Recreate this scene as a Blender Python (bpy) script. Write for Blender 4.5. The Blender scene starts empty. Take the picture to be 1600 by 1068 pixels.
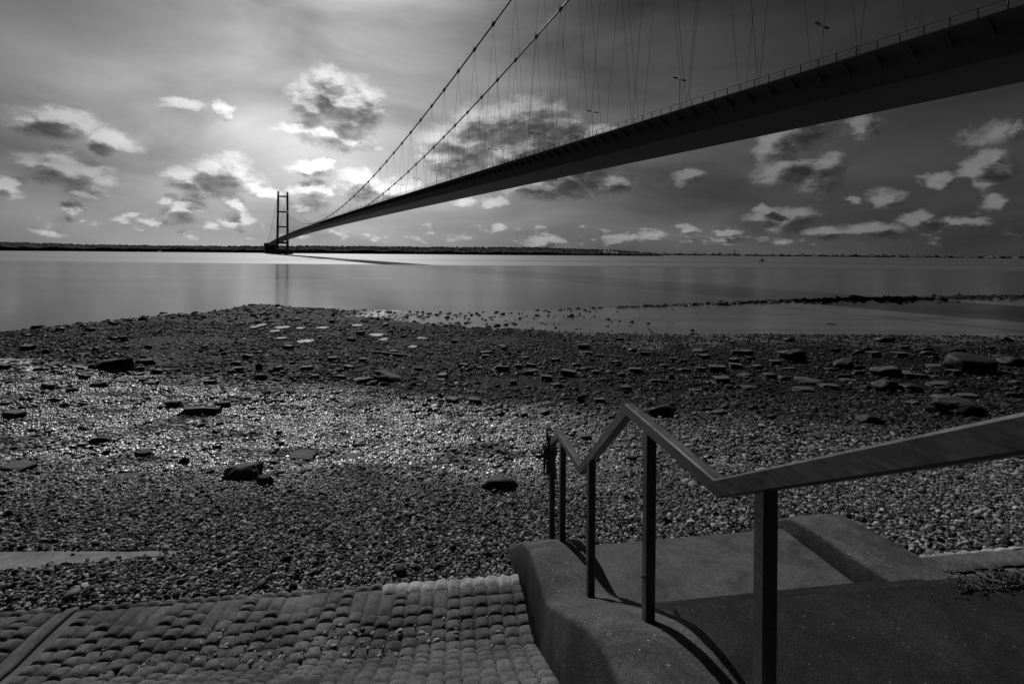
import bpy, bmesh, math, random
import numpy as np
from mathutils import Vector, Matrix, noise as mnoise

random.seed(7); rng = np.random.default_rng(11)
R = math.radians
S = bpy.context.scene
COL = S.collection

# ------------------------------------------------------------------ camera, sky, sun, exposure
F_PX, HOR, ROLL, EYE = 728.8, 395.6, math.atan(0.0088), 8.0      # lens in pixels of a 1600 px wide frame, eye height over water
cam = bpy.data.objects.new('camera', bpy.data.cameras.new('camera'))
COL.objects.link(cam)
cam.data.sensor_width = 36.0
cam.data.lens = 36.0 * F_PX / 1600
cam.data.shift_y = -(534 - HOR) / 1600
cam.data.clip_start = 0.05
cam.data.clip_end = 60000
cam.matrix_world = Matrix.Translation((0, 0, EYE)) @ Matrix.Rotation(R(90), 4, 'X') @ Matrix.Rotation(ROLL, 4, 'Z')
S.camera = cam

SUN_AZ, SUN_EL = -20.5, 42.0        # degrees, azimuth from +Y towards +X
sun_dir = Vector((math.sin(R(SUN_AZ)) * math.cos(R(SUN_EL)), math.cos(R(SUN_AZ)) * math.cos(R(SUN_EL)), math.sin(R(SUN_EL))))
sd = bpy.data.lights.new('sun', 'SUN'); sd.energy = 5.0; sd.angle = R(0.53); sd.color = (1, 1, 1)
sun = bpy.data.objects.new('sun', sd); COL.objects.link(sun)
sun.rotation_euler = sun_dir.to_track_quat('Z', 'Y').to_euler()
sun.location = (-40, 60, 120)

S.view_settings.view_transform = 'Standard'; S.view_settings.look = 'None'
S.view_settings.exposure = -0.5; S.view_settings.gamma = 1.0
S.render.engine = 'CYCLES'
S.cycles.max_bounces = 6; S.cycles.diffuse_bounces = 1; S.cycles.glossy_bounces = 2
S.cycles.caustics_reflective = False; S.cycles.caustics_refractive = False
S.cycles.sample_clamp_indirect = 4.0
S.cycles.use_denoising = True

def horizon_y(px): return HOR + math.tan(ROLL) * (px - 800)
def px_dir(px, py):
    a = (px - 800) / F_PX; b = -(py - horizon_y(px)) / F_PX
    return a, b                                       # X/Y and Z/Y

# small node-tree builder --------------------------------------------------------------------
class NT:
    def __init__(s, tree): s.t = tree; s.n = tree.nodes; s.l = tree.links
    def put(s, sock, v):
        if v is None: return
        if hasattr(v, 'is_output') or isinstance(v, bpy.types.NodeSocket): s.l.new(v, sock)
        else: sock.default_value = v
    def m(s, op, a, b=None, c=None, clamp=False):
        n = s.n.new('ShaderNodeMath'); n.operation = op; n.use_clamp = clamp
        s.put(n.inputs[0], a); s.put(n.inputs[1], b); s.put(n.inputs[2], c)
        return n.outputs[0]
    def v(s, op, a, b=None, c=None):
        n = s.n.new('ShaderNodeVectorMath'); n.operation = op
        s.put(n.inputs[0], a); s.put(n.inputs[1], b)
        if c is not None: s.put(n.inputs[2], c)
        return n.outputs['Value'] if op in ('DOT_PRODUCT', 'LENGTH', 'DISTANCE') else n.outputs[0]
    def xyz(s, x=0.0, y=0.0, z=0.0):
        n = s.n.new('ShaderNodeCombineXYZ'); s.put(n.inputs[0], x); s.put(n.inputs[1], y); s.put(n.inputs[2], z); return n.outputs[0]
    def sep(s, v):
        n = s.n.new('ShaderNodeSeparateXYZ'); s.put(n.inputs[0], v); return n.outputs
    def noise(s, vec, scale=1.0, detail=4.0, rough=0.55, dist=0.0, color=False, kind='FBM'):
        n = s.n.new('ShaderNodeTexNoise'); n.noise_dimensions = '3D'
        try: n.noise_type = kind
        except Exception: pass
        s.put(n.inputs['Vector'], vec); n.inputs['Scale'].default_value = scale; n.inputs['Detail'].default_value = detail
        n.inputs['Roughness'].default_value = rough; n.inputs['Distortion'].default_value = dist
        return n.outputs['Color'] if color else n.outputs[0]
    def voro(s, vec, scale, feature='F1', out='Distance', rnd=1.0):
        n = s.n.new('ShaderNodeTexVoronoi'); n.feature = feature
        s.put(n.inputs['Vector'], vec); n.inputs['Scale'].default_value = scale; n.inputs['Randomness'].default_value = rnd
        return n.outputs[out]
    def ss(s, x, a, b, lo=0.0, hi=1.0):
        n = s.n.new('ShaderNodeMapRange'); n.interpolation_type = 'SMOOTHSTEP'
        s.put(n.inputs['Value'], x); s.put(n.inputs['From Min'], a); s.put(n.inputs['From Max'], b)
        s.put(n.inputs['To Min'], lo); s.put(n.inputs['To Max'], hi); return n.outputs[0]
    def lin(s, x, a, b, lo=0.0, hi=1.0):
        n = s.n.new('ShaderNodeMapRange'); n.interpolation_type = 'LINEAR'; n.clamp = True
        s.put(n.inputs['Value'], x); s.put(n.inputs['From Min'], a); s.put(n.inputs['From Max'], b)
        s.put(n.inputs['To Min'], lo); s.put(n.inputs['To Max'], hi); return n.outputs[0]
    def mix(s, f, a, b):
        n = s.n.new('ShaderNodeMix'); n.data_type = 'FLOAT'
        s.put(n.inputs[0], f); s.put(n.inputs[2], a); s.put(n.inputs[3], b); return n.outputs[0]
    def bump(s, h, strength=0.5, dist=0.01, normal=None):
        n = s.n.new('ShaderNodeBump'); n.inputs['Strength'].default_value = strength; n.inputs['Distance'].default_value = dist
        s.put(n.inputs['Height'], h)
        if normal is not None: s.put(n.inputs['Normal'], normal)
        return n.outputs[0]

# clouds that stand in this sky, as (x, y, half width, half height, tilt) seen from the shore
CLOUDS = [(88,195,60,19,10),(178,221,34,15,18),(90,258,56,20,10),(128,272,40,20,12),(138,297,26,11,8),(10,290,36,14,8),(110,325,22,8,0),
 (305,284,36,18,0),(350,276,44,27,8),(398,297,26,10,0),(290,330,26,15,0),(368,322,18,9,0),(368,347,22,10,0),(258,311,12,7,0),(240,342,22,5,0),
 (512,150,26,34,0),(548,172,46,32,0),(490,165,34,30,0),(496,205,44,16,10),(545,218,38,16,8),
 (486,299,26,18,0),(476,262,22,9,0),(502,263,20,11,0),(560,288,32,17,0),(600,292,20,9,0),(626,294,26,15,0),(480,322,26,9,0),
 (760,192,46,20,-6),(815,188,52,24,-4),(845,200,42,32,0),(720,232,54,28,-8),(790,240,56,26,0),(885,200,26,18,0),(702,252,36,18,0),(925,206,24,10,0),(850,235,50,20,0),
 (880,282,72,22,0),(912,262,44,20,0),(958,288,18,16,0),(840,293,46,12,0),(850,262,34,12,0),
 (728,312,18,8,0),(775,314,18,9,0),(1250,206,46,26,0),(1214,226,26,18,0),(1345,198,24,18,0),(1230,266,40,20,-24),(1276,272,38,24,-10),
 (1550,254,24,34,24),(1550,212,42,13,-4),(1598,204,18,12,0),(1525,268,22,14,0),(1375,306,26,14,0),(1325,311,10,7,0),(1235,344,38,15,0),(1188,340,20,8,0),
 (1437,341,22,12,0),(1466,281,22,10,0),(1548,322,18,9,0),(1070,279,20,9,0),(1195,326,16,6,0),(1478,346,14,7,0),(1516,345,26,9,0),(1360,357,44,9,0),(1285,360,40,8,0),
 (778,356,11,6,0),(848,377,26,7,0),(1078,358,12,5,0),(1020,370,20,6,0),(970,375,22,6,0),(1136,360,18,4,0),(285,164,30,8,16),(346,173,14,7,32)]

SKY_GAIN = 14.5
W = bpy.data.worlds.new('World'); S.world = W; W.use_nodes = True
def build_world():
    t = W.node_tree; t.nodes.clear(); n = NT(t)
    out = t.nodes.new('ShaderNodeOutputWorld')
    sky = t.nodes.new('ShaderNodeTexSky'); sky.sky_type = 'NISHITA'; sky.sun_disc = False
    sky.sun_elevation = R(SUN_EL); sky.sun_rotation = R(SUN_AZ); sky.air_density = 1.0; sky.dust_density = 3.0; sky.ozone_density = 1.0
    srgb = t.nodes.new('ShaderNodeSeparateColor'); t.links.new(sky.outputs[0], srgb.inputs[0])
    red = srgb.outputs[0]                                   # black and white film behind a red filter
    tc = t.nodes.new('ShaderNodeTexCoord'); d = tc.outputs['Generated']
    x, y, z = n.sep(d)
    az = n.m('MULTIPLY', n.m('ARCTAN2', x, y), 180 / math.pi)
    el = n.m('MULTIPLY', n.m('ARCSINE', z), 180 / math.pi)
    p = n.xyz(az, el, 0.0)
    theta = n.m('MULTIPLY', n.m('ARCCOSINE', n.v('DOT_PRODUCT', d, tuple(sun_dir))), 180 / math.pi)
    sgn = n.m('SUBTRACT', az, SUN_AZ - 5)
    daz = n.m('MAXIMUM', sgn, n.m('MULTIPLY', sgn, -1.25))
    daz = n.m('MAXIMUM', n.m('SUBTRACT', daz, 6.0), 0.0)
    elp = n.m('MAXIMUM', el, 0.0)
    ex = lambda x, k: n.m('EXPONENT', n.m('DIVIDE', x, -k))
    glow = n.m('MULTIPLY', ex(n.m('MAXIMUM', n.m('SUBTRACT', theta, 13.0), 0.0), 7.5), 0.50)
    e2 = n.m('DIVIDE', n.m('SUBTRACT', elp, 11.0), 11.0)
    haze = n.m('MULTIPLY', n.m('MULTIPLY', ex(n.m('MULTIPLY', e2, e2), 1.0), ex(daz, 20.0)), 0.54)
    low_haze = n.m('MULTIPLY', n.m('MULTIPLY', ex(elp, 8.0), ex(daz, 55.0)), 0.15)
    L = n.m('ADD', n.m('ADD', glow, haze), n.m('ADD', low_haze, 0.005))
    # thin high veil drawn out in streaks that fan from the sun
    sp = n.v('MULTIPLY', p, (0.035, 0.12, 1))
    wv = n.noise(n.v('MULTIPLY', p, (0.03, 0.05, 1)), 1.0, 2, 0.5, 0, True)
    veil = n.noise(n.v('ADD', sp, n.v('MULTIPLY', wv, (0.9, 0.9, 0))), 1.0, 5, 0.5, 0.35)
    L = n.m('MULTIPLY', L, n.lin(veil, 0.28, 0.72, 0.45, 1.6))
    # cumulus: union of soft ellipses broken up by fractal noise, lit from the sun's side.
    # The sky is cut into sectors only to keep each evaluation short; clouds near a cut belong to both sides.
    places = []
    for (cx, cy, rx, ry, tilt) in CLOUDS:
        a, b = px_dir(cx, cy)
        k1 = math.degrees(1 / F_PX) / (1 + a * a); k2 = math.degrees(1 / F_PX) / math.sqrt(1 + a * a)
        places.append((math.degrees(math.atan(a)), math.degrees(math.atan(b / math.hypot(1, a))), rx * k1 * 1.32, ry * k2 * 1.32))
    def group(nm, blobs, rest_of_sky):
        g = bpy.data.node_groups.new(nm, 'ShaderNodeTree')
        g.interface.new_socket('P', in_out='INPUT', socket_type='NodeSocketVector')
        g.interface.new_socket('D', in_out='OUTPUT', socket_type='NodeSocketFloat')
        gi = g.nodes.new('NodeGroupInput'); go = g.nodes.new('NodeGroupOutput'); k = NT(g)
        P = gi.outputs[0]
        warp = k.noise(k.v('MULTIPLY', P, (0.30, 0.45, 1)), 1.0, 5, 0.62, 0, True)
        Pw = k.v('ADD', P, k.v('MULTIPLY', k.v('SUBTRACT', warp, (0.5, 0.5, 0.5)), (4.2, 3.0, 0)))
        wx, wy, _ = k.sep(Pw); best = 900.0; state = k.xyz(wx, wy, 900.0)     # one running vector (az, el, best) keeps the tree shallow
        for (A, E_, ra, re) in blobs:
            q = k.v('MULTIPLY_ADD', state, (1/ra, 1/re, 0.0), (-A/ra, -E_/re, 0.0))
            best = k.m('MINIMUM', best, k.v('DOT_PRODUCT', q, q))
            state = k.xyz(wx, wy, best)
        F = k.m('MAXIMUM', k.m('SUBTRACT', 1.0, best), -3.0)
        Ex = k.sep(P)[1]
        if rest_of_sky:                                      # scattered clouds of the same kind over the rest of the sky
            rest = k.m('MULTIPLY', k.m('SUBTRACT', k.noise(k.v('MULTIPLY', P, (0.10, 0.16, 1)), 1.0, 2, 0.5), 0.60), 7.0)
            F = k.m('MAXIMUM', F, rest)
        low = k.m('MULTIPLY', k.m('SUBTRACT', k.noise(k.v('MULTIPLY', P, (0.42, 0.95, 1)), 1.0, 3, 0.55), 0.60), 6.0)
        low = k.m('ADD', low, k.m('MULTIPLY', k.m('SUBTRACT', k.m('MULTIPLY', k.ss(Ex, 0.3, 1.2), k.ss(Ex, 5.5, 3.0)), 1.0), 4.0))
        F = k.m('MAXIMUM', F, low)                           # small ones banked along the horizon
        nz = k.noise(k.v('ADD', k.v('MULTIPLY', P, (0.33, 0.62, 1)), k.v('MULTIPLY', warp, (0.8, 0.8, 0))), 1.0, 6, 0.55, 0.0)
        g.links.new(k.m('ADD', F, k.m('MULTIPLY', k.m('SUBTRACT', nz, 0.5), 2.4)), go.inputs[0])
        return g
    tos = n.v('NORMALIZE', n.v('SUBTRACT', (SUN_AZ, SUN_EL, 0.0), p))
    p1 = n.v('ADD', p, n.v('MULTIPLY', tos, (1.3, 1.3, 0)))
    clear = n.m('MULTIPLY', n.ss(el, -0.6, 0.0, 0.25, 1.0), n.m('DIVIDE', red, n.m('ADD', red, 0.35)))      # the clear air's own fall-off
    clear = n.m('MULTIPLY', clear, SKY_GAIN)
    bright = n.m('ADD', n.m('MULTIPLY', L, 1.5), 0.09)
    dark = n.m('ADD', n.m('MULTIPLY', L, 0.27), 0.008)
    def patch(nm, blobs, rest):
        g = group(nm, blobs, rest)
        def field(vec):
            q = t.nodes.new('ShaderNodeGroup'); q.node_tree = g; t.links.new(vec, q.inputs[0]); return q.outputs[0]
        D0 = field(p); D1 = field(p1)
        mask = n.ss(D0, -0.50, 0.95)
        lit = n.m('SUBTRACT', D0, D1)                       # > 0 on the side towards the sun
        core = n.ss(n.m('SUBTRACT', n.m('MULTIPLY', D0, 0.75), n.m('MULTIPLY', lit, 0.85)), -0.10, 0.95)
        top = n.m('MULTIPLY', bright, n.ss(lit, -0.25, 0.75, 0.62, 1.12))
        C = n.mix(mask, L, n.mix(core, top, dark))
        e = t.nodes.new('ShaderNodeBackground'); t.links.new(n.m('MULTIPLY', C, clear), e.inputs['Color']); e.inputs['Strength'].default_value = 0.1
        return e.outputs[0]
    cuts = [-27.0, -9.5, 16.0]; edges = [-60.0] + cuts + [60.0]
    cur = patch('cloud_field_rest', [q for q in places if abs(q[0]) > 38], True)
    for i in range(4):
        sub = [q for q in places if edges[i]-2.5-q[2] < q[0] < edges[i+1]+2.5+q[2]]
        sh = patch('cloud_field_%s' % 'abcd'[i], sub, False)
        inside = n.m('MULTIPLY', n.m('GREATER_THAN', az, edges[i]), n.m('LESS_THAN', az, edges[i+1]))
        inside = n.m('MULTIPLY', inside, n.m('LESS_THAN', el, 28.5))
        mx = t.nodes.new('ShaderNodeMixShader'); n.put(mx.inputs[0], inside); t.links.new(cur, mx.inputs[1]); t.links.new(sh, mx.inputs[2])
        cur = mx.outputs[0]
    t.links.new(cur, out.inputs[0])
    W.cycles.sampling_method = 'NONE'
build_world()

# ------------------------------------------------------------------ object helpers
def link(o, parent=None):
    COL.objects.link(o)
    if parent is not None: o.parent = parent
    return o
def obj(name, mesh, mat=None, parent=None, smooth=False):
    if isinstance(mesh, bmesh.types.BMesh):
        me = bpy.data.meshes.new(name); mesh.to_mesh(me); mesh.free()
    else: me = mesh
    if mat is not None and not me.materials: me.materials.append(mat)
    if smooth:
        for pl in me.polygons: pl.use_smooth = True
    return link(bpy.data.objects.new(name, me), parent)
def empty(name, loc=(0, 0, 0), rz=0.0):
    o = bpy.data.objects.new(name, None); o.location = loc; o.rotation_euler = (0, 0, rz); o.empty_display_size = 0.2
    return link(o)
def tag(o, label=None, cat=None, group=None, kind=None):
    if label: o['label'] = label
    if cat: o['category'] = cat
    if group: o['group'] = group
    if kind: o['kind'] = kind
    return o
def pydata(name, v, f):
    me = bpy.data.meshes.new(name); me.from_pydata([tuple(q) for q in v], [], f); me.validate(); me.update(); return me
def add_box(bm, x0, x1, y0, y1, z0, z1):
    vs = [bm.verts.new(c) for c in ((x0,y0,z0),(x1,y0,z0),(x1,y1,z0),(x0,y1,z0),(x0,y0,z1),(x1,y0,z1),(x1,y1,z1),(x0,y1,z1))]
    for q in ((0,3,2,1),(4,5,6,7),(0,1,5,4),(1,2,6,5),(2,3,7,6),(3,0,4,7)): bm.faces.new([vs[i] for i in q])
    return vs
def tube(bm, pts, r, n=8, cap=True, r2=None):
    pts = [Vector(q) for q in pts]; rings = []
    for i, q in enumerate(pts):
        d = (pts[min(i+1, len(pts)-1)] - pts[max(i-1, 0)]).normalized()
        a = d.cross(Vector((0.13, 0.21, 1)) if abs(d.z) < 0.9 else Vector((1, 0.1, 0))).normalized(); b = d.cross(a)
        rr = r if r2 is None else r + (r2 - r) * i / max(1, len(pts)-1)
        rings.append([bm.verts.new(q + (a*math.cos(2*math.pi*k/n) + b*math.sin(2*math.pi*k/n))*rr) for k in range(n)])
    for A, B in zip(rings, rings[1:]):
        for k in range(n): bm.faces.new((A[k], A[(k+1)%n], B[(k+1)%n], B[k]))
    if cap: bm.faces.new(rings[0][::-1]); bm.faces.new(rings[-1])
def sweep(sections, close=True):
    """sections: list of rings of points (same length) -> verts, faces"""
    n = len(sections[0]); v = [q for s_ in sections for q in s_]; f = []
    for i in range(len(sections)-1):
        for k in range(n if close else n-1):
            a, b = i*n+k, i*n+(k+1)%n
            f.append((a, b, b+n, a+n))
    if close: f.append(tuple(range(n))[::-1]); f.append(tuple(range((len(sections)-1)*n, len(sections)*n)))
    return v, f

# value noise in numpy for the terrain
_tab = rng.random((256, 256))
def vnoise(x, y):
    xi = np.floor(x).astype(int); yi = np.floor(y).astype(int); fx = x-xi; fy = y-yi
    fx = fx*fx*(3-2*fx); fy = fy*fy*(3-2*fy); g = lambda a, b: _tab[a & 255, b & 255]
    return (g(xi,yi)*(1-fx)+g(xi+1,yi)*fx)*(1-fy)+(g(xi,yi+1)*(1-fx)+g(xi+1,yi+1)*fx)*fy - 0.5
def fbm(x, y, o=4):
    s = 0; a = 1.0
    for i in range(o): s = s + a*vnoise(x*2**i+i*17.3, y*2**i+i*9.1); a *= 0.5
    return s

# ------------------------------------------------------------------ materials (all grey: a black and white photograph)
def mat(name):
    m = bpy.data.materials.new(name); m.use_nodes = True; t = m.node_tree
    return m, NT(t), t.nodes['Principled BSDF']
def grey(n, b, val):
    c = n.n.new('ShaderNodeCombineColor')
    for i in range(3): n.put(c.inputs[i], val)
    n.l.new(c.outputs[0], b.inputs['Base Color'])
def objpos(n): return n.n.new('ShaderNodeTexCoord').outputs['Object']
def wpos(n): return n.n.new('ShaderNodeNewGeometry').outputs['Position']
def simple(name, val, rough=0.6, var=0.25, scale=3.0, bumps=0.0, bscale=40.0, metal=0.0, spec=0.5, world=False):
    m, n, b = mat(name); p = wpos(n) if world else objpos(n)
    nz = n.noise(p, scale, 5, 0.6)
    grey(n, b, n.lin(nz, 0.25, 0.75, val*(1-var), val*(1+var)))
    b.inputs['Roughness'].default_value = rough; b.inputs['Metallic'].default_value = metal
    b.inputs['Specular IOR Level'].default_value = spec
    if bumps: n.l.new(n.bump(n.noise(p, bscale, 4, 0.6), bumps, 0.01), b.inputs['Normal'])
    return m
def concrete(name, val, speck=0.0, rough=0.8, coarse=60.0, bumpd=0.004, dirt=0.35, gr=0.4, stain=0.4):
    m, n, b = mat(name); p = wpos(n)
    big = n.noise(p, 1.7, 4, 0.6); fine = n.noise(p, 45.0, 3, 0.65)
    v = n.m('MULTIPLY', n.lin(big, 0.3, 0.7, val*(1-dirt), val*(1+dirt)), n.lin(fine, 0.25, 0.75, 0.72, 1.28))
    st = n.noise(n.v('MULTIPLY', p, (2.2, 2.2, 0.7)), 1.0, 6, 0.68, 0.6)
    v = n.m('MULTIPLY', v, n.ss(st, 0.36, 0.56, 1.0-stain, 1.0))
    wear = n.noise(p, 11.0, 4, 0.7)
    v = n.m('MULTIPLY', v, n.lin(wear, 0.3, 0.7, 0.8, 1.2))
    # pits and darker grains
    pit = n.voro(p, coarse)
    grain = n.sep(n.voro(p, coarse*1.3, 'F1', 'Color'))[0]
    v = n.m('MULTIPLY', v, n.lin(grain, 0, 1, 1-gr, 1+gr))
    v = n.m('MULTIPLY', v, n.ss(pit, 0.05, 0.30, 0.55, 1.0))
    if speck:                                                # pale shell fragments set in the surface
        cell = n.voro(p, coarse*0.55, 'F1', 'Color'); rr = n.sep(cell)[0]
        dd = n.voro(p, coarse*0.55)
        f = n.m('MULTIPLY', n.ss(rr, 0.978, 0.99), n.ss(dd, 0.45, 0.2))
        v = n.mix(f, v, speck)
    grey(n, b, v)
    b.inputs['Roughness'].default_value = rough; b.inputs['Specular IOR Level'].default_value = 0.12
    h = n.m('ADD', n.m('MULTIPLY', fine, 0.6), n.m('MULTIPLY', pit, 0.8))
    n.l.new(n.bump(h, 0.75, bumpd), b.inputs['Normal'])
    return m
M = {}
M['nib'] = concrete('rough_concrete', 0.056, 0.25, 0.85, 120, 0.003)
M['asphalt'] = concrete('dark_rough_concrete', 0.017, 0.10, 0.85, 130, 0.004)
M['landing'] = concrete('smooth_concrete', 0.058, 0.0, 0.7, 60, 0.0010, 0.2, 0.12)
M['slab'] = concrete('pale_slab', 0.12, 0.0, 0.75, 60, 0.0012, 0.25, 0.12)
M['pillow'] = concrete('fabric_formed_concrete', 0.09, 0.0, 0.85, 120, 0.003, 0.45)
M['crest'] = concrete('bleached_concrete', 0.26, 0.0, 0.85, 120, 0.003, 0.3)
M['joint'] = simple('mattress_base', 0.05, 0.9, 0.4, 9, 0.5, 60, world=True)
M['steel'] = simple('bridge_steel', 0.13, 0.65, 0.15, 0.05)
M['cablem'] = simple('cable_steel', 0.12, 0.6, 0.1, 0.5)
M['tower'] = simple('tower_concrete', 0.22, 0.8, 0.2, 0.05)
M['dark'] = simple('dark_metal', 0.06, 0.6, 0.2, 2.0)
M['brick'] = simple('worn_brick', 0.05, 0.7, 0.5, 9.0, 0.5, 50, spec=0.2)
M['rock'] = simple('wet_dark_rock', 0.018, 0.65, 0.5, 6.0, 0.8, 30, spec=0.2)
M['paler'] = simple('grey_stone', 0.05, 0.75, 0.35, 6.0, 0.6, 35, spec=0.2)
M['weed'] = simple('seaweed', 0.012, 0.5, 0.5, 20.0, 0.5, 60)
M['wood'] = simple('driftwood', 0.12, 0.7, 0.4, 12.0, 0.5, 60)

def rail_mat():
    m, n, b = mat('weathered_rail'); p = objpos(n)
    st = n.noise(n.v('MULTIPLY', p, (60, 5, 60)), 1.0, 4, 0.6); bl = n.noise(p, 7.0, 4, 0.6)
    v = n.m('MULTIPLY', n.lin(st, 0.3, 0.7, 0.03, 0.085), n.lin(bl, 0.3, 0.7, 0.75, 1.25))
    sc = n.ss(n.noise(p, 130.0, 2, 0.5), 0.70, 0.78)
    grey(n, b, n.mix(sc, v, 0.15))
    n.l.new(n.lin(bl, 0.3, 0.7, 0.2, 0.42), b.inputs['Roughness'])
    n.l.new(n.bump(st, 0.25, 0.002), b.inputs['Normal'])
    return m
M['rail'] = rail_mat()

def beach_masks(n, p):
    """wetness of the lower shingle and the weed covered belt, from the distance down the beach"""
    X, Y, Z = n.sep(p)
    wob = n.m('MULTIPLY', n.m('SUBTRACT', n.noise(n.v('MULTIPLY', p, (0.22, 0.4, 0)), 1.0, 4, 0.6), 0.5), 5.0)
    yy = n.m('ADD', Y, wob)
    pat = n.noise(n.v('MULTIPLY', p, (0.55, 0.9, 0)), 1.0, 4, 0.65)
    wet = n.m('MULTIPLY', n.m('MULTIPLY', n.ss(yy, 6.4, 8.6), n.ss(X, 4.0, -0.5, 0.15, 1.0)), n.ss(pat, 0.36, 0.54, 0.0, 1.0))
    weed = n.ss(n.m('ADD', yy, n.m('MULTIPLY', X, 0.28)), 12.5, 17.0)
    return wet, weed, X, Y, Z
def shingle():
    m, n, b = mat('shingle_ground'); p = wpos(n)
    wet, weed, X, Y, Z = beach_masks(n, p)
    pw = n.v('ADD', p, n.v('MULTIPLY', n.noise(p, 9.0, 2, 0.5, 0, True), (0.05, 0.05, 0)))
    near = n.voro(pw, 26.0, 'F1', 'Color'); nd = n.voro(pw, 26.0)
    far = n.voro(pw, 7.0, 'F1', 'Color'); fd = n.voro(pw, 7.0)
    k = n.ss(Y, 9.0, 22.0)
    rnd = n.mix(k, n.sep(near)[0], n.sep(far)[0]); dd = n.mix(k, nd, fd)
    v = n.m('MULTIPLY', n.lin(rnd, 0.0, 1.0, 0.005, 0.03), n.ss(dd, 0.65, 0.30, 0.25, 1.0))
    v = n.m('MULTIPLY', v, n.mix(wet, 1.0, 0.55))
    v = n.mix(weed, v, n.m('MULTIPLY', v, 0.30))
    mud = n.m('MULTIPLY', n.m('MULTIPLY', n.ss(Z, 0.55, 0.30), n.ss(Y, 30.0, 42.0)), n.ss(X, -22.0, -13.0))
    patch = n.noise(n.v('MULTIPLY', p, (0.05, 0.22, 0)), 1.0, 4, 0.6)
    mudv = n.lin(patch, 0.35, 0.65, 0.045, 0.085)
    v = n.mix(mud, v, mudv)
    grey(n, b, v)
    ro = n.mix(wet, 0.7, n.lin(rnd, 0, 1, 0.22, 0.5))
    ro = n.mix(weed, ro, n.lin(rnd, 0, 1, 0.5, 0.9))
    n.l.new(n.mix(mud, n.mix(weed, n.mix(wet, 0.1, 0.9), 0.05), 0.6), b.inputs['Specular IOR Level'])
    ro = n.mix(mud, ro, n.lin(patch, 0.35, 0.65, 0.26, 0.16))
    n.l.new(ro, b.inputs['Roughness'])
    h = n.m('MULTIPLY', n.m('SUBTRACT', 0.7, dd), n.mix(k, 0.02, 0.07))
    h = n.m('MULTIPLY', h, n.mix(mud, 1.0, 0.05))
    h = n.m('ADD', h, n.m('MULTIPLY', n.noise(n.v('MULTIPLY', p, (1.5, 4.0, 0)), 1.0, 3, 0.5), n.mix(mud, 0.02, 0.008)))
    n.l.new(n.bump(h, 1.0, 1.0), b.inputs['Normal'])
    return m
M['shingle'] = shingle()
def pebble_mat(name, dark=1.0, dull=False):
    m, n, b = mat(name); p = wpos(n)
    wet, weed, X, Y, Z = beach_masks(n, p)
    rnd = n.n.new('ShaderNodeObjectInfo').outputs['Random']
    v = n.m('MULTIPLY', n.m('POWER', rnd, 3.0), 0.32); v = n.m('ADD', v, 0.006)
    v = n.m('MULTIPLY', v, n.lin(n.noise(p, 60.0, 3, 0.6), 0.3, 0.7, 0.75, 1.2))
    v = n.m('MULTIPLY', v, dark)
    v = n.m('MULTIPLY', v, n.mix(wet, 1.0, 0.45)); v = n.m('MULTIPLY', v, n.mix(weed, 1.0, 0.30))
    grey(n, b, v)
    r2 = n.m('FRACT', n.m('MULTIPLY', rnd, 37.7))
    ro = n.mix(wet, n.lin(r2, 0, 1, 0.5, 0.8), n.lin(r2, 0, 1, 0.33, 0.55))
    ro = n.mix(weed, ro, n.lin(r2, 0, 1, 0.5, 0.9))
    n.l.new(ro, b.inputs['Roughness'])
    n.l.new(n.mix(weed, n.mix(wet, 0.12, 0.2 if dull else 1.0), 0.10), b.inputs['Specular IOR Level'])
    return m
M['pebble'] = pebble_mat('pebble')

def water_mat(name, pool=False):
    m, n, b = mat(name); p = wpos(n)
    X, Y, Z = n.sep(p)
    b.inputs['IOR'].default_value = 1.33
    if pool:
        grey(n, b, 0.03); b.inputs['Roughness'].default_value = 0.38
        n.l.new(n.bump(n.noise(p, 5.0, 3, 0.5), 0.8, 0.06), b.inputs['Normal'])
        return m
    streak = n.noise(n.v('MULTIPLY', p, (0.0016, 0.016, 0)), 1.0, 5, 0.55, 0.3)
    band = n.noise(n.v('ADD', n.v('MULTIPLY', p, (0.0007, 0.0075, 0)), (3.1, 1.7, 0)), 1.0, 4, 0.55, 0.2)
    ruff = n.m('MULTIPLY', n.ss(n.m('ADD', Y, n.m('MULTIPLY', n.m('SUBTRACT', band, 0.5), 500.0)), 230.0, 330.0), 1.0)
    grey(n, b, n.lin(streak, 0.3, 0.7, 0.025, 0.04))
    base = n.lin(streak, 0.3, 0.7, 0.10, 0.20)
    rough = n.m('ADD', base, n.m('MULTIPLY', ruff, n.lin(band, 0.36, 0.52, 0.10, 0.42)))
    n.l.new(rough, b.inputs['Roughness'])
    n.l.new(n.mix(ruff, 0.5, 1.0), b.inputs['Specular IOR Level'])
    rip = n.noise(n.v('MULTIPLY', p, (0.5, 1.1, 0)), 1.0, 3, 0.5)
    n.l.new(n.bump(rip, 0.35, 0.05), b.inputs['Normal'])
    return m
M['water'] = water_mat('estuary_water'); M['pool'] = water_mat('pool_water', True)
M['land'] = simple('far_fields', 0.09, 1.0, 0.5, 0.004, world=True, spec=0.0)
M['tree'] = simple('far_foliage', 0.07, 1.0, 0.4, 0.02, world=True, spec=0.0)
M['white'] = simple('white_paint', 0.8, 0.6, 0.05, 1.0)

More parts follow.
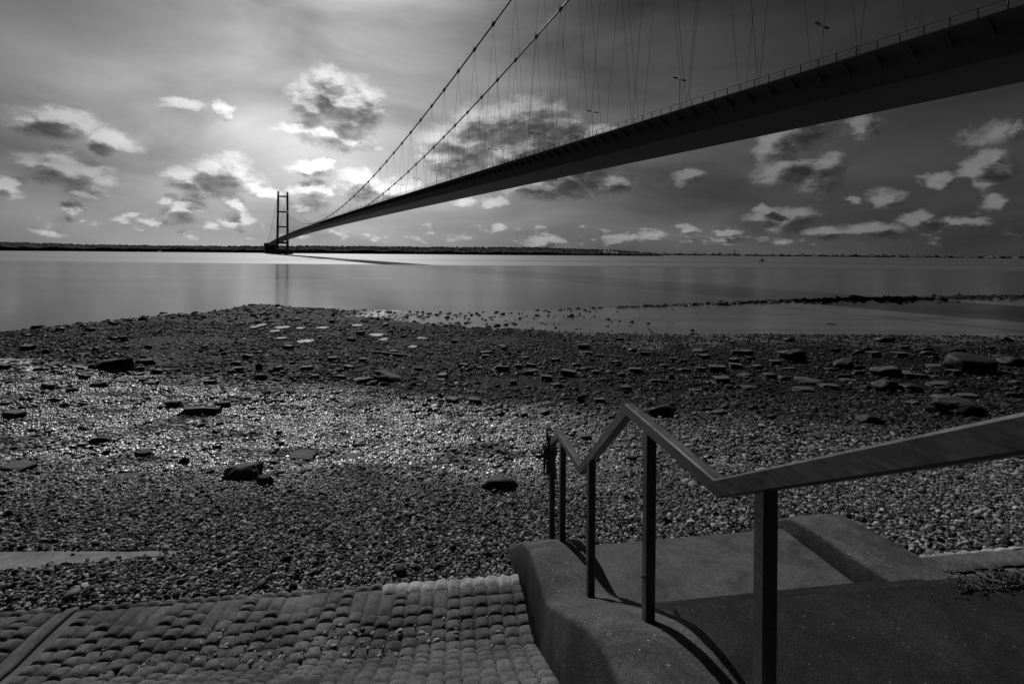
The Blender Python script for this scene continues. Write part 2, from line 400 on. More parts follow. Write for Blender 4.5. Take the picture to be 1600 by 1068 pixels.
# ------------------------------------------------------------------ terrain
def beach_z(X, Y):
    X = np.asarray(X, float); Y = np.asarray(Y, float)
    Wd = np.interp(X, [-200,-80,-48,-45,-36,-21,-9,4.5,32,60,106,200], [8,30,43.7,54,66,65,63.5,66,77,87,97,110])
    k = np.clip((X+24)/12, 0, 1); k = k*k*(3-2*k)
    B = Wd*(1-k) + np.minimum(Wd, np.interp(X, [-14, -5, 10, 40, 120], [52, 47, 43, 43, 46]))*k
    lo = 0.30*k
    s = np.clip((Y-4.4)/(B-4.4), 0, 1)
    z = lo + (4.78-lo)*(1-s)**1.5
    t = np.clip((Y-B)/np.maximum(Wd-B, 0.5), 0, 3)
    z = np.where(Y > B, lo*(1-t) - 0.05*np.clip(Y-Wd, 0, 30)*0.6, z)
    z = np.where(Y < 4.4, 4.78 + (4.4-Y)*0.05, z)
    up = np.clip((X+0.1)/0.9, 0, 1)*np.clip((9-Y)/4, 0, 1)
    z = z + 0.22*up
    # rubble spur running out to the point
    pts = [(-36, 65.5), (-30, 62), (-19, 52.5), (-9, 45.5), (2, 43)]
    dmin = np.full(X.shape, 1e9)
    for (ax, ay), (bx, by) in zip(pts, pts[1:]):
        tt = np.clip(((X-ax)*(bx-ax)+(Y-ay)*(by-ay))/((bx-ax)**2+(by-ay)**2), 0, 1)
        dmin = np.minimum(dmin, np.hypot(X-ax-tt*(bx-ax), Y-ay-tt*(by-ay)))
    z = z + 0.42*np.exp(-(dmin/2.6)**2)*(1+1.2*fbm(X*0.5, Y*0.5, 2))
    rough = np.clip((Y-9)/15, 0, 1)*np.clip((B+2-Y)/6, 0, 1)
    z = z + rough*(0.20*fbm(X*0.45, Y*0.45, 3)+0.09*fbm(X*2.1, Y*2.1, 2))
    z = z + np.clip((Y-4.5)/2, 0, 1)*0.05*fbm(X*0.8, Y*0.8, 3)*np.clip((B-Y)/5, 0, 1)
    z = z + np.clip((Y-5.5)/3, 0, 1)*np.clip((B-Y)/5, 0, 1)*(0.05*fbm(X*2.2, Y*2.2, 2) + 0.035*np.maximum(0, fbm(X*5+40, Y*5, 2)))
    z = z + np.clip((X-25)/60, 0, 1)*np.exp(-((Y-(Wd-4))/4.5)**2)*0.20          # low weedy bar at the far rim
    return z
def gz(x, y): return float(beach_z(np.array([x]), np.array([y]))[0])
def on_beach(px, py):
    a, b = px_dir(px, py); Y = np.arange(3.0, 140, 0.03)
    zt = beach_z(a*Y, Y); zr = EYE + b*Y
    i = int(np.argmax(zr <= zt)); return a*Y[i], Y[i], float(zt[i])

def axis(parts):
    o = []
    for a, b, s in parts: o += list(np.arange(a, b, s))
    return np.array(o)
def build_beach():
    xs = axis([(-170,-60,4),(-60,-14,0.6),(-14,14,0.13),(14,60,0.6),(60,200,3)])
    ys = axis([(-40,2,4),(2,16,0.12),(16,50,0.32),(50,100,0.8),(100,140,3)])
    X, Y = np.meshgrid(xs, ys); Z = beach_z(X, Y)
    # sunk out of sight beneath the revetment and the steps
    lim = 4.50+0.118*X
    Z = np.where(Y < lim-0.25, Z-0.5-0.25*(X > 0.0), Z); Z = np.where(Y < 1.5, -2.0, Z)
    v = np.stack([X.ravel(), Y.ravel(), Z.ravel()], 1); nx, ny = len(xs), len(ys)
    i = np.arange((ny-1)*(nx-1)); r = i//(nx-1); c = i % (nx-1); a = r*nx+c
    f = np.stack([a, a+1, a+nx+1, a+nx], 1)
    me = bpy.data.meshes.new('beach'); me.from_pydata(v.tolist(), [], f.tolist()); me.update()
    o = obj('beach', me, M['shingle'], smooth=True); tag(o, kind='structure')
build_beach()
def build_water():
    v = [(-40000, 20, 0), (40000, 20, 0), (40000, 50000, 0), (-40000, 50000, 0)]
    # finer sheet where the shore is so that the waterline shades cleanly
    o = obj('water', pydata('water', v, [(0, 1, 2, 3)]), M['water']); tag(o, kind='structure')
build_water()

# ------------------------------------------------------------------ far bank
def far_bank():
    # profile: (column in the view, skyline above eye level in px at the ridge) -> real heights at real distances
    def ridge(name, pts, y0, y1, extra, seed, base=0.0):
        cols = np.linspace(pts[0][0], pts[-1][0], 420)
        top = np.interp(cols, [q[0] for q in pts], [q[1] for q in pts])
        rows = 9; v = []
        for j in range(rows):
            t = j/(rows-1); Yd = y0 + (y1-y0)*t
            for i, c in enumerate(cols):
                a = (c-800)/F_PX; X = a*(y0 + (y1-y0)*t*0.9)
                H = EYE + top[i]/F_PX*y1
                zz = base + max(H-base, 1.0)*min(1, (t/0.85)**0.7) if t < 0.85 else H
                zz += (fbm(np.array([X*0.004]), np.array([Yd*0.004+seed]))[0])*6*min(1, t*2)
                v.append((X, Yd + extra(c), zz if j else -2.0))
        n = len(cols); f = [(j*n+i, j*n+i+1, (j+1)*n+i+1, (j+1)*n+i) for j in range(rows-1) for i in range(n-1)]
        b0 = len(v)
        for i in range(n): v.append((v[(rows-1)*n+i][0], v[(rows-1)*n+i][1]+200, -2.0))
        f += [((rows-1)*n+i, (rows-1)*n+i+1, b0+i+1, b0+i) for i in range(n-1)]
        o = obj(name, pydata(name, v, f), M['land'], smooth=True); tag(o, kind='structure'); return o
    ex = lambda c: np.interp(c, [-400, 440, 800, 1045], [150, -20, 60, 700])
    ridge('far_hills', [(-400,12),(-60,9.5),(0,9),(60,7.5),(150,5.5),(300,5),(440,6.3),(620,7),(700,7.2),(830,8.2),(900,7.2),(960,6),(1000,3.6),(1030,1.0),(1045,-1.2)], 1950, 2700, ex, 3)
    ridge('distant_shore', [(960,0.5),(1045,1.0),(1120,1.2),(1250,0.9),(1330,1.0),(1450,0.8),(1560,1.6),(1700,2.2),(2100,3.0)], 5600, 6800, lambda c: np.interp(c, [960,1250,1650,2100], [600, 0, -1400, -2200]), 9)
    # woods: a far mass of crowns along the bank and on the ridge
    pts = []; scl = []
    for i in range(9000):
        c = random.uniform(-300, 1035); t = random.random()
        Yd = 1965 + float(ex(c)) + (random.uniform(0, 70) if t < 0.45 else random.uniform(60, 640))
        a = (c-800)/F_PX; clump = vnoise(np.array([c*0.02]), np.array([t < 0.7, ])*7.0)[0]
        if c > 840 and t >= 0.45 and clump < 0.05: continue
        H = np.interp(c, [-300,0,60,150,300,440,620,700,830,900,960,1000,1035], [30,26,22,20,19,20,20,17,17,14,12,9,5])
        fr = min(1, (Yd-1965-float(ex(c)))/640)
        h = H*(0.55+0.45*vnoise(np.array([c*0.05]), np.array([2.0]))[0]+0.3)*(1 if t < 0.45 else 0.6)
        z = 1 + fr**0.7*(EYE + np.interp(c, [-400,-60,0,60,150,300,440,620,700,830,900,960,1000,1030], [12,9.5,9,7.5,5.5,5,6.3,7,7.2,8.2,7.2,6,3.6,1])/F_PX*2700)*0.92
        pts.append((a*Yd, Yd, z + h*0.35)); scl.append((random.uniform(7, 15), random.uniform(7, 13), max(2.5, h*random.uniform(0.38, 0.6))))
    for i in range(260):                                     # tree line on the crest of the hill
        c = random.choice([random.uniform(815, 858), random.uniform(815, 1000), random.uniform(470, 640)]); Yd = 2640 + float(ex(c)); a = (c-800)/F_PX
        z = EYE + np.interp(c, [470,620,700,830,900,960,1000], [6.6,7,7.2,8.2,7.2,6,3.6])/F_PX*2700
        pts.append((a*(Yd), Yd, z+2)); scl.append((random.uniform(5, 10), random.uniform(5, 9), random.uniform(3, 7)))
    for i in range(900):
        c = random.uniform(1000, 1900); Yd = 5600 + float(np.interp(c, [960,1250,1650,2100], [600, 0, -1400, -2200])) + random.uniform(0, 250); a = (c-800)/F_PX
        pts.append((a*Yd, Yd, 6)); scl.append((random.uniform(20, 60), 20, random.uniform(6, 14)))
    scatter('far_woods', pts, scl, M['tree'], 3, 0.35, 'distant wooded bank reading as one dark mass along the far shore', 'woods', 2)
    # small white house and a low shed among the trees
    for (c, py, w, nm, lab) in ((217, 389, 7, 'white_house', 'tiny white house at the foot of the far wooded bank'), (250, 390.3, 16, 'pale_shed', 'low pale shed on the far bank beside the white house')):
        a, _ = px_dir(c, py); Yd = 1960+float(ex(c))-8; e = empty(nm, (a*Yd, Yd, 0.5))
        bm = bmesh.new(); add_box(bm, -w/2, w/2, -4, 4, -1, 4.5 if w < 10 else 3); obj('wall', bm, M['white'], e)
        z0 = 4.5 if w < 10 else 3
        v = [(-w/2-.3,-4.3,z0),(w/2+.3,-4.3,z0),(w/2+.3,4.3,z0),(-w/2-.3,4.3,z0),(-w/2-.3,0,z0+2),(w/2+.3,0,z0+2)]
        obj('roof', pydata('roof', v, [(0,1,5,4),(2,3,4,5),(0,4,3),(1,2,5),(0,3,2,1)]), M['dark'], e)
        tag(e, lab, 'house' if w < 10 else 'shed')
    # works chimney on the distant shore
    a, _ = px_dir(1148, 400); Yd = 5560; e = empty('works_chimney', (a*Yd, Yd, 1))
    bm = bmesh.new(); tube(bm, [(0,0,0),(0,0,78)], 6.0, 10, True, 3.6); obj('stack', bm, M['dark'], e)
    for (x, w, h) in ((-22, 14, 26), (16, 18, 20), (34, 12, 28)):
        bm = bmesh.new(); add_box(bm, x-w/2, x+w/2, -8, 8, 0, h); obj('hall', bm, M['dark'], e)
    tag(e, 'slim chimney and works on the distant low shore', 'chimney')

# geometry-node scatter for what cannot be counted ------------------------------------------
def scatter_group(name, material, variants, rough, sub):
    g = bpy.data.node_groups.new(name, 'GeometryNodeTree')
    g.interface.new_socket('Geometry', in_out='INPUT', socket_type='NodeSocketGeometry')
    g.interface.new_socket('Geometry', in_out='OUTPUT', socket_type='NodeSocketGeometry')
    N = g.nodes.new; Lk = g.links.new
    gi = N('NodeGroupInput'); go = N('NodeGroupOutput'); join = N('GeometryNodeGeometryToInstance')
    for k in range(variants):
        ico = N('GeometryNodeMeshIcoSphere'); ico.inputs['Radius'].default_value = 1; ico.inputs['Subdivisions'].default_value = sub
        pos = N('GeometryNodeInputPosition'); nz = N('ShaderNodeTexNoise'); nz.noise_dimensions = '4D'
        nz.inputs['W'].default_value = 3.7*k; nz.inputs['Scale'].default_value = 0.9; nz.inputs['Detail'].default_value = 1.5
        Lk(pos.outputs[0], nz.inputs['Vector'])
        sub_ = N('ShaderNodeVectorMath'); sub_.operation = 'SUBTRACT'; Lk(nz.outputs['Color'], sub_.inputs[0]); sub_.inputs[1].default_value = (0.5,)*3
        sc = N('ShaderNodeVectorMath'); sc.operation = 'SCALE'; Lk(sub_.outputs[0], sc.inputs[0]); sc.inputs['Scale'].default_value = rough*2.4
        sp = N('GeometryNodeSetPosition'); Lk(ico.outputs[0], sp.inputs['Geometry']); Lk(sc.outputs[0], sp.inputs['Offset'])
        sm = N('GeometryNodeSetShadeSmooth'); Lk(sp.outputs[0], sm.inputs['Geometry']); sm.inputs['Shade Smooth'].default_value = True
        mt = N('GeometryNodeSetMaterial'); Lk(sm.outputs[0], mt.inputs['Geometry']); mt.inputs['Material'].default_value = material
        Lk(mt.outputs[0], join.inputs[0])
    iop = N('GeometryNodeInstanceOnPoints'); Lk(gi.outputs[0], iop.inputs['Points']); Lk(join.outputs[0], iop.inputs['Instance'])
    iop.inputs['Pick Instance'].default_value = True
    def attr(nm, typ):
        a = N('GeometryNodeInputNamedAttribute'); a.data_type = typ; a.inputs['Name'].default_value = nm; return a.outputs[0]
    Lk(attr('pick', 'INT'), iop.inputs['Instance Index']); Lk(attr('scl', 'FLOAT_VECTOR'), iop.inputs['Scale'])
    e2r = N('FunctionNodeEulerToRotation'); Lk(attr('rot', 'FLOAT_VECTOR'), e2r.inputs[0]); Lk(e2r.outputs[0], iop.inputs['Rotation'])
    Lk(iop.outputs[0], go.inputs[0])
    return g
def scatter(name, pts, scl, material, variants, rough, label, cat, sub=2, tilt=0.3):
    pts = np.asarray(pts, np.float32); scl = np.asarray(scl, np.float32); n = len(pts)
    me = bpy.data.meshes.new(name); me.vertices.add(n); me.vertices.foreach_set('co', pts.ravel())
    a = me.attributes.new('scl', 'FLOAT_VECTOR', 'POINT'); a.data.foreach_set('vector', scl.ravel())
    rot = np.stack([rng.normal(0, tilt, n), rng.normal(0, tilt, n), rng.uniform(0, 6.283, n)], 1).astype(np.float32)
    a = me.attributes.new('rot', 'FLOAT_VECTOR', 'POINT'); a.data.foreach_set('vector', rot.ravel())
    a = me.attributes.new('pick', 'INT', 'POINT'); a.data.foreach_set('value', rng.integers(0, variants, n).astype(np.int32))
    me.materials.append(material)
    o = link(bpy.data.objects.new(name, me))
    md = o.modifiers.new('scatter', 'NODES'); md.node_group = scatter_group(name+'_nodes', material, variants, rough, sub)
    return tag(o, label, cat, kind='stuff')
far_bank()

# ------------------------------------------------------------------ suspension bridge
UC, VC, YAW, ZOFF = 32.554, 104.254, 0.533, -1.016
ZMID, ZD, CAMB, U0, BAY = 48.989, 46.76, 4.683, 207.831, 18.1
cy_, sy_ = math.cos(YAW), math.sin(YAW)
BR_LOC = (VC*cy_ + UC*sy_, -UC*cy_ + VC*sy_, ZOFF); BR_ROT = math.atan2(cy_, -sy_)
def cable_z(u):
    if u > 1410: t = (u-1410)/530; return (ZMID+115.5)*(1-t) + 36.5*t - 4*14*t*(1-t)
    if u < 0: t = -u/280; return (ZMID+115.5)*(1-t) + 40*t - 4*5*t*(1-t)
    return ZMID + 115.5*((u-705)/705)**2
def deck_z(u): return ZD - CAMB*(u-705)**2/705**2 if -60 < u < 1470 else (ZD - CAMB*(765/705)**2 - 0.0180*(abs(u-705)-765))
def bridge():
    br = empty('suspension_bridge', BR_LOC, BR_ROT)
    tag(br, 'long dark suspension bridge crossing the estuary to the far tower', 'bridge')
    us = sorted(set([-280, -160] + list(np.arange(-60, 1471, 18.1)) + list(np.arange(1480, 1941, 46))))
    prof = [(14.25,0),(14.25,-0.45),(11.2,-1.15),(8.4,-4.5),(-8.4,-4.5),(-11.2,-1.15),(-14.25,-0.45),(-14.25,0),(-11,0.12),(0,0.3),(11,0.12)]
    v, f = sweep([[(u, pv, deck_z(u)+pz) for pv, pz in prof] for u in us])
    dk = obj('deck', pydata('deck', v, f), M['steel'], br)
    # brackets beneath the footways
    bm = bmesh.new()
    vs = [bm.verts.new(q) for q in ((-.15,0,-.42),(.15,0,-.42),(.15,0,-.75),(-.15,0,-.75),(-.15,-3.0,-1.1),(.15,-3.0,-1.1),(.15,-3.0,-2.6),(-.15,-3.0,-2.6))]
    for q in ((0,1,2,3),(4,7,6,5),(0,4,5,1),(1,5,6,2),(2,6,7,3),(3,7,4,0)): bm.faces.new([vs[i] for i in q])
    bme = bpy.data.meshes.new('bracket'); bm.to_mesh(bme); bm.free(); bme.materials.append(M['steel'])
    for k in range(140):
        u = 46 + k*4.525
        if u > 700: break
        o = bpy.data.objects.new('bracket', bme); o.location = (u, 14.2, deck_z(u)); link(o, dk)
    # railings
    for sgn in (1, -1):
        rl = empty('railing'); rl.parent = br
        uu = [u for u in us]
        for (h, r) in ((1.45, 0.07), (0.75, 0.035), (0.25, 0.035)):
            bm = bmesh.new(); tube(bm, [(u, 14.1*sgn, deck_z(u)+h) for u in uu], r, 5); obj('rail_bar', bm, M['dark'], rl)
        bm = bmesh.new(); add_box(bm, -.06, .06, -.06, .06, -0.1, 1.45)
        pme = bpy.data.meshes.new('railing_post'); bm.to_mesh(pme); bm.free(); pme.materials.append(M['dark'])
        for k in range(150 if sgn > 0 else 60):
            u = 44 + k*3.017
            o = bpy.data.objects.new('railing_post', pme); o.location = (u, 14.1*sgn, deck_z(u)); link(o, rl)
    # main cables with clamps, hangers
    cyl = bmesh.new(); tube(cyl, [(0,0,0),(0,0,1)], 1.0, 6); cme = bpy.data.meshes.new('hanger'); cyl.to_mesh(cme); cyl.free(); cme.materials.append(M['cablem'])
    bm = bmesh.new(); tube(bm, [(-.9,0,0),(.9,0,0)], 0.62, 10); add_box(bm, -.35,.35,-.14,.14,-1.3,-0.4)
    add_box(bm, -.05,.05,-.62,-.52,.3,1.7); add_box(bm, -.05,.05,.52,.62,.3,1.7)
    kme = bpy.data.meshes.new('cable_clamp'); bm.to_mesh(kme); bm.free(); kme.materials.append(M['cablem'])
    rest_bm = bmesh.new()
    for sgn in (1, -1):
        pts = [(u, 11*sgn, cable_z(u)) for u in list(np.arange(-280, 0, 20)) + list(np.arange(0, 1410, 15)) + list(np.arange(1410, 1941, 20))]
        bm = bmesh.new(); tube(bm, pts, 0.36, 8); mc = obj('main_cable', bm, M['cablem'], br, True)
        for s2 in (-1, 1):                                    # hand lines above the cable
            bm = bmesh.new(); tube(bm, [(q[0], q[1]+0.55*s2, q[2]+1.55) for q in pts], 0.02, 4); obj('hand_line', bm, M['cablem'], mc)
        ks = [k for k in range(-11, 67)]
        for k in ks:
            u = U0 + BAY*k
            if not 6 < u < 1404: continue
            zc = cable_z(u); sl = math.atan((cable_z(u+1)-cable_z(u-1))/2)
            if u < 800:
                o = bpy.data.objects.new('cable_clamp', kme); o.location = (u, 11*sgn, zc); o.rotation_euler = (0, -sl, 0); link(o, mc)
            for s2 in (-1, 1):
                ua = u + s2*BAY*0.5; za = deck_z(ua)+0.1
                if zc-za < 1.2: continue
                d = Vector((ua-u, 0, za-zc))
                if 60 < u < 800:
                    o = bpy.data.objects.new('hanger', cme); o.location = (u, 11*sgn, zc)
                    o.rotation_mode = 'QUATERNION'; o.rotation_quaternion = d.to_track_quat('Z', 'Y'); o.scale = (0.044, 0.044, d.length); link(o, br)
                else: tube(rest_bm, [(u, 11*sgn, zc), (ua, 11*sgn, za)], 0.055, 4)
        for k in range(28):
            u = 1425 + k*BAY
            if cable_z(u)-deck_z(u) > 1.5: tube(rest_bm, [(u, 11*sgn, cable_z(u)), (u+6, 11*sgn, deck_z(u+6))], 0.055, 4)
    tag(obj('far_hangers', rest_bm, M['cablem'], br), kind='stuff')
    # towers
    ztop = ZMID+115.5
    for ut in (1410, 0):
        tw = empty('tower'); tw.parent = br; tw.location = (ut, 0, 0)
        for sgn in (1, -1):
            secs = []
            for zz in np.linspace(2 if ut else 6, ztop+1.0, 14):
                t = zz/ztop; hw = 3.05 - 0.75*t; hd = 3.3-0.8*t; cv = sgn*(12.4 - 1.4*t); ch = 0.5
                secs.append([(hd-ch, cv+hw, zz),(-hd+ch, cv+hw, zz),(-hd, cv+hw-ch, zz),(-hd, cv-hw+ch, zz),(-hd+ch, cv-hw, zz),(hd-ch, cv-hw, zz),(hd, cv-hw+ch, zz),(hd, cv+hw-ch, zz)])
            v, f = sweep(secs); lg = obj('leg', pydata('leg', v, f), M['tower'], tw)
            secs = [[(s_*(1.9-1.0*t), sgn*11+c_*(1.9-0.8*t), ztop+0.95+2.6*t) for s_, c_ in ((1,1),(-1,1),(-1,-1),(1,-1))] for t in (0, 0.6, 1)]
            v, f = sweep(secs); obj('saddle_housing', pydata('saddle_housing', v, f), M['tower'], tw)
        for zz, hh in ((154.5, 3.6), (113.5, 3.6), (74, 3.4), (31.5, 5.5)):
            bm = bmesh.new(); add_box(bm, -2.1, 2.1, -10.2, 10.2, zz-hh/2, zz+hh/2); obj('cross_beam', bm, M['tower'], tw)
        if ut:
            for sgn in (1, -1):
                bm = bmesh.new(); tube(bm, [(0, sgn*13, -6), (0, sgn*13, 5.4)], 10.5, 20); obj('caisson', bm, M['tower'], tw)
            bm = bmesh.new(); add_box(bm, -8, 8, -26, 36, 2.0, 7.2); obj('pier_cap', bm, M['tower'], tw)
        else:
            bm = bmesh.new(); add_box(bm, -8, 8, -22, 22, 0.0, 9.0); obj('pier_cap', bm, M['tower'], tw)
    an = empty('anchorage'); an.parent = br; an.location = (1940, 0, 0)
    v, f = sweep([[(-32, q, 0), (-32, q, 20), (-14, q, 38.5), (36, q, 38.5), (36, q, 0)] for q in (-19, 19)])
    obj('anchor_block', pydata('anchor_block', v, f), M['tower'], an)
    for sgn in (1, -1):
        bm = bmesh.new(); add_box(bm, -30, 30, sgn*14-4, sgn*14+4, 5.0, 26.0); bmesh.ops.translate(bm, vec=(-10, 0, 0), verts=bm.verts); obj('buttress', bm, M['tower'], an)
    # street lamps along the middle of the deck
    def lamp(u, full):
        z0 = deck_z(u)+0.25
        w = br_point(u, 0, z0); e = empty('street_lamp', w, BR_ROT)
        bm = bmesh.new(); tube(bm, [(0,0,-.1),(0,0,13.2)], 0.10, 6, True, 0.06); tube(bm, [(0,-1.9,13.3),(0,0,13.15),(0,1.9,13.3)], 0.07, 5); obj('pole', bm, M['dark'], e)
        for s2 in (1, -1):
            bm = bmesh.new(); add_box(bm, -.22, .22, s2*1.75-.65, s2*1.75+.65, 13.22, 13.52); obj('lamp_head', bm, M['dark'], e)
        tag(e, 'twin-headed street lamp on the bridge deck, number %d counted from the far tower' % (37-round((u-83.4)/36.2)), 'street lamp', 'street lamps along the bridge deck')
    for k in range(-1, 37): lamp(83.4 + 36.2*k, True)
def br_point(u, v, z):
    du, dv = u-UC, v-VC
    return (-dv*cy_ - du*sy_, du*cy_ - dv*sy_, z+ZOFF)
bridge()

# ------------------------------------------------------------------ steps, side walls, handrail (frame: a = down the steps, b = to the right)
TH = math.atan(0.1384); ef = Vector((-math.sin(TH), math.cos(TH), 0)); er = Vector((math.cos(TH), math.sin(TH), 0)); O2 = Vector((1.107, 0, 0))
def ab(a, b, z): return O2 + ef*a + er*b + Vector((0, 0, EYE+z))
def interp(a, pts): return float(np.interp(a, [q[0] for q in pts], [q[1] for q in pts]))
def rounded_wall(name, prof, bl, br_, zbot, material, rnd=0.05, batter=0.0, n=90, wob=0.006):
    a0, a1 = prof[0][0], prof[-1][0]; secs = []
    for i in range(n+1):
        a = a0+(a1-a0)*i/n
        z = sum(interp(a+d*0.05, prof) for d in (-1,-.5,0,.5,1))/5; ring = []
        base = zbot(a) if callable(zbot) else zbot
        L_ = bl(a) if callable(bl) else bl; Rr = br_(a) if callable(br_) else br_
        h = max(z-base, 0.1)
        ring.append((L_-batter*h, base))
        for k in range(5): t = math.pi/2*k/4; ring.append((L_+rnd-rnd*math.cos(t), z-rnd+rnd*math.sin(t)))
        for k in range(1, 4): ring.append((L_+rnd+(Rr-L_-2*rnd)*k/4, z+0.006))
        for k in range(5): t = math.pi/2*k/4; ring.append((Rr-rnd+rnd*math.sin(t), z-rnd+rnd*math.cos(t)))
        ring.append((Rr, base))
        out = []
        for (b, zz) in ring:
            q = mnoise.noise(Vector((a*5, b*5, zz*5)))*wob + mnoise.noise(Vector((a*19, b*19, zz*19)))*wob*0.4
            out.append(ab(a, b, zz+q))
        secs.append(out)
    v, f = sweep(secs); return obj(name, pydata(name, v, f), material, smooth=True)
lw = rounded_wall('stair_wall', [(0.2,-0.85),(1.62,-1.82),(1.95,-1.86),(2.2,-1.865),(2.38,-1.90),(2.554,-1.985),(2.8,-2.13),(3.60,-2.62),(3.9,-2.625),(4.25,-2.655),(4.452,-2.715),(4.62,-2.80),(4.88,-2.97),(5.35,-3.30)],
     lambda a: -0.345 - 0.03*max(0, min(1, (a-4.3)/0.6)), lambda a: 0.225, lambda a: -3.5, M['nib'], 0.038, 0.06, wob=0.011)
tag(lw, 'stepped concrete side wall carrying the handrail down to the shingle', 'wall')
rw = rounded_wall('stair_wall', [(3.4,-2.62),(3.85,-2.66),(4.52,-2.73),(4.66,-2.77),(5.3,-3.25)], 2.50, 3.10, -3.6, M['nib'], 0.04)
tag(rw, 'low bare concrete side wall without rail beside the small landing', 'wall')
def deckbox(name, poly, z0, z1f, material, kind='structure', nsub=0):
    top = [ab(a, b, z1f(a, b)) for a, b in poly]; bot = [ab(a, b, z0) for a, b in poly]; n = len(poly)
    f = [tuple(range(n)), tuple(range(2*n-1, n-1, -1))] + [(i, i+n, (i+1) % n + n, (i+1) % n) for i in range(n)]
    o = obj(name, pydata(name, top+bot, f), material); tag(o, kind=kind); return o
deckbox('landing', [(2.9,0.2),(2.9,2.53),(4.72,2.53),(4.70,0.2)], -3.7, lambda a, b: -2.88-0.045*(a-3.5), M['landing'])
deckbox('platform', [(-1.5,0.2),(-1.5,8.0),(2.62,8.0),(2.655,0.2)], -3.6, lambda a, b: -2.0-0.01*b, M['asphalt'])
for i in range(4):
    deckbox('step', [(2.6,0.21),(2.6,2.6),(2.84+0.24*i,2.6),(2.84+0.24*i,0.21)], -3.5-0.01*i, lambda a, b, i=i: -2.17-0.17*i, M['asphalt'])
deckbox('promenade', [(-60,-60),(-60,60),(-0.6,60),(-0.6,-60)], -4.5, lambda a, b: -1.55, M['asphalt'])

# handrail -------------------------------------------------------------
def handrail():
    e = empty('handrail', ab(2.554, 0, -1.97)); inv = Vector(e.location)
    path = [(-0.5,0.55),(1.898,-0.90),(2.847,-0.90),(3.826,-1.712),(4.553,-1.712),(4.86,-1.90),(4.95,-2.05)]   # top edge
    path[0] = (-0.2, -0.30+1.105*0.604)
    hw, th = 0.029, 0.068
    def off(i, side):                                        # mitred joints
        def nrm(p, q): d = Vector((q[0]-p[0], q[1]-p[1])).normalized(); return Vector((d.y, -d.x)) if d.x > 0 else Vector((-d.y, d.x))
        P = Vector(path[i]); ns = []
        if i > 0: ns.append(nrm(path[i-1], path[i]))
        if i < len(path)-1: ns.append(nrm(path[i], path[i+1]))
        if len(ns) == 1: d = ns[0]
        else:
            d = (ns[0]+ns[1]).normalized(); d = d/d.dot(ns[0])
        return P + d*th*side
    for i in range(len(path)-1):
        q = []
        r = 0.007
        for j in (i, i+1):
            T = Vector(path[j]); B = off(j, 1); dn = (B-T).normalized()
            ring = [(T, -hw+r), (T, hw-r), (T+dn*r, hw), (B-dn*r, hw), (B, hw-r), (B, -hw+r), (B-dn*r, -hw), (T+dn*r, -hw)]
            q.append([ab(c.x, b, c.y)-inv for c, b in ring])
        v, f = sweep(q); obj('rail', pydata('rail', v, f), M['rail'], e)
    base = {1.625: -1.80, 2.554: -1.985, 3.574: -2.615, 4.452: -2.72, 4.886: -2.97}
    for a, zb in base.items():
        # underside of the rail above the post
        zt = interp(a, path) - 0.055
        s_ = 0.0275; c = 0.004; zb -= 0.05
        sq = [(-s_+c,-s_),(s_-c,-s_),(s_,-s_+c),(s_,s_-c),(s_-c,s_),(-s_+c,s_),(-s_,s_-c),(-s_,-s_+c)]
        v, f = sweep([[ab(a+p, b, z)-inv for p, b in sq] for z in (zb, zt-0.3, zt)])
        po = obj('post', pydata('post', v, f), M['rail'], e)
        if a in (3.574, 2.554):
            zz = -2.33 if a > 3 else -1.742
            bm = bmesh.new(); tube(bm, [ab(a, -s_+0.004, zz)-inv, ab(a, -s_-0.007, zz)-inv], 0.009, 6)
            tube(bm, [ab(a, -s_-0.004, zz)-inv, ab(a, -s_-0.018, zz)-inv], 0.005, 6); obj('bolt', bm, M['rail'], po)
    tag(e, 'zigzag handrail of square steel tube on five posts down the steps', 'handrail')
handrail()
def weed_on_rail():
    bm = bmesh.new(); c = ab(4.93, -0.02, -2.02)
    for i in range(150):
        p = c + Vector((random.gauss(0, 0.022), random.gauss(0, 0.02), random.gauss(0.02, 0.045)))
        pts = [p]; L_ = random.uniform(0.05, 0.42) if random.random() < 0.4 else random.uniform(0.03, 0.14)
        d = Vector((random.gauss(0.03, 0.07), random.gauss(-0.01, 0.06), -1)).normalized()
        for k in range(3): pts.append(pts[-1] + d*L_/3 + Vector((random.gauss(0, .008), random.gauss(0, .008), 0)))
        tube(bm, pts, random.uniform(0.007, 0.014), 4, True, 0.004)
    tag(obj('seaweed', bm, M['weed']), 'dark clump of seaweed caught on the lower end of the handrail', 'seaweed')
weed_on_rail()
def weed_on_edge():
    bm = bmesh.new()
    for i in range(260):
        a = 2.60 + random.gauss(0, 0.035); b = random.triangular(1.95, 2.75, 2.5)
        q = ab(a, b, -2.0-0.01*b + random.uniform(0.0, 0.035)); th = random.uniform(0, 6.28); pts = [q]
        for k in range(4):
            th += random.gauss(0, 0.7); pts.append(pts[-1] + Vector((math.cos(th), math.sin(th)*0.6, random.gauss(0, 0.35)))*random.uniform(0.012, 0.028))
        tube(bm, pts, random.uniform(0.003, 0.006), 4, True, 0.002)
    tag(obj('seaweed', bm, M['dryweed']), 'tangle of dry seaweed heaped on the edge of the dark platform', 'seaweed')
M['dryweed'] = simple('dry_seaweed', 0.07, 0.8, 0.5, 20.0, spec=0.2)
weed_on_edge()

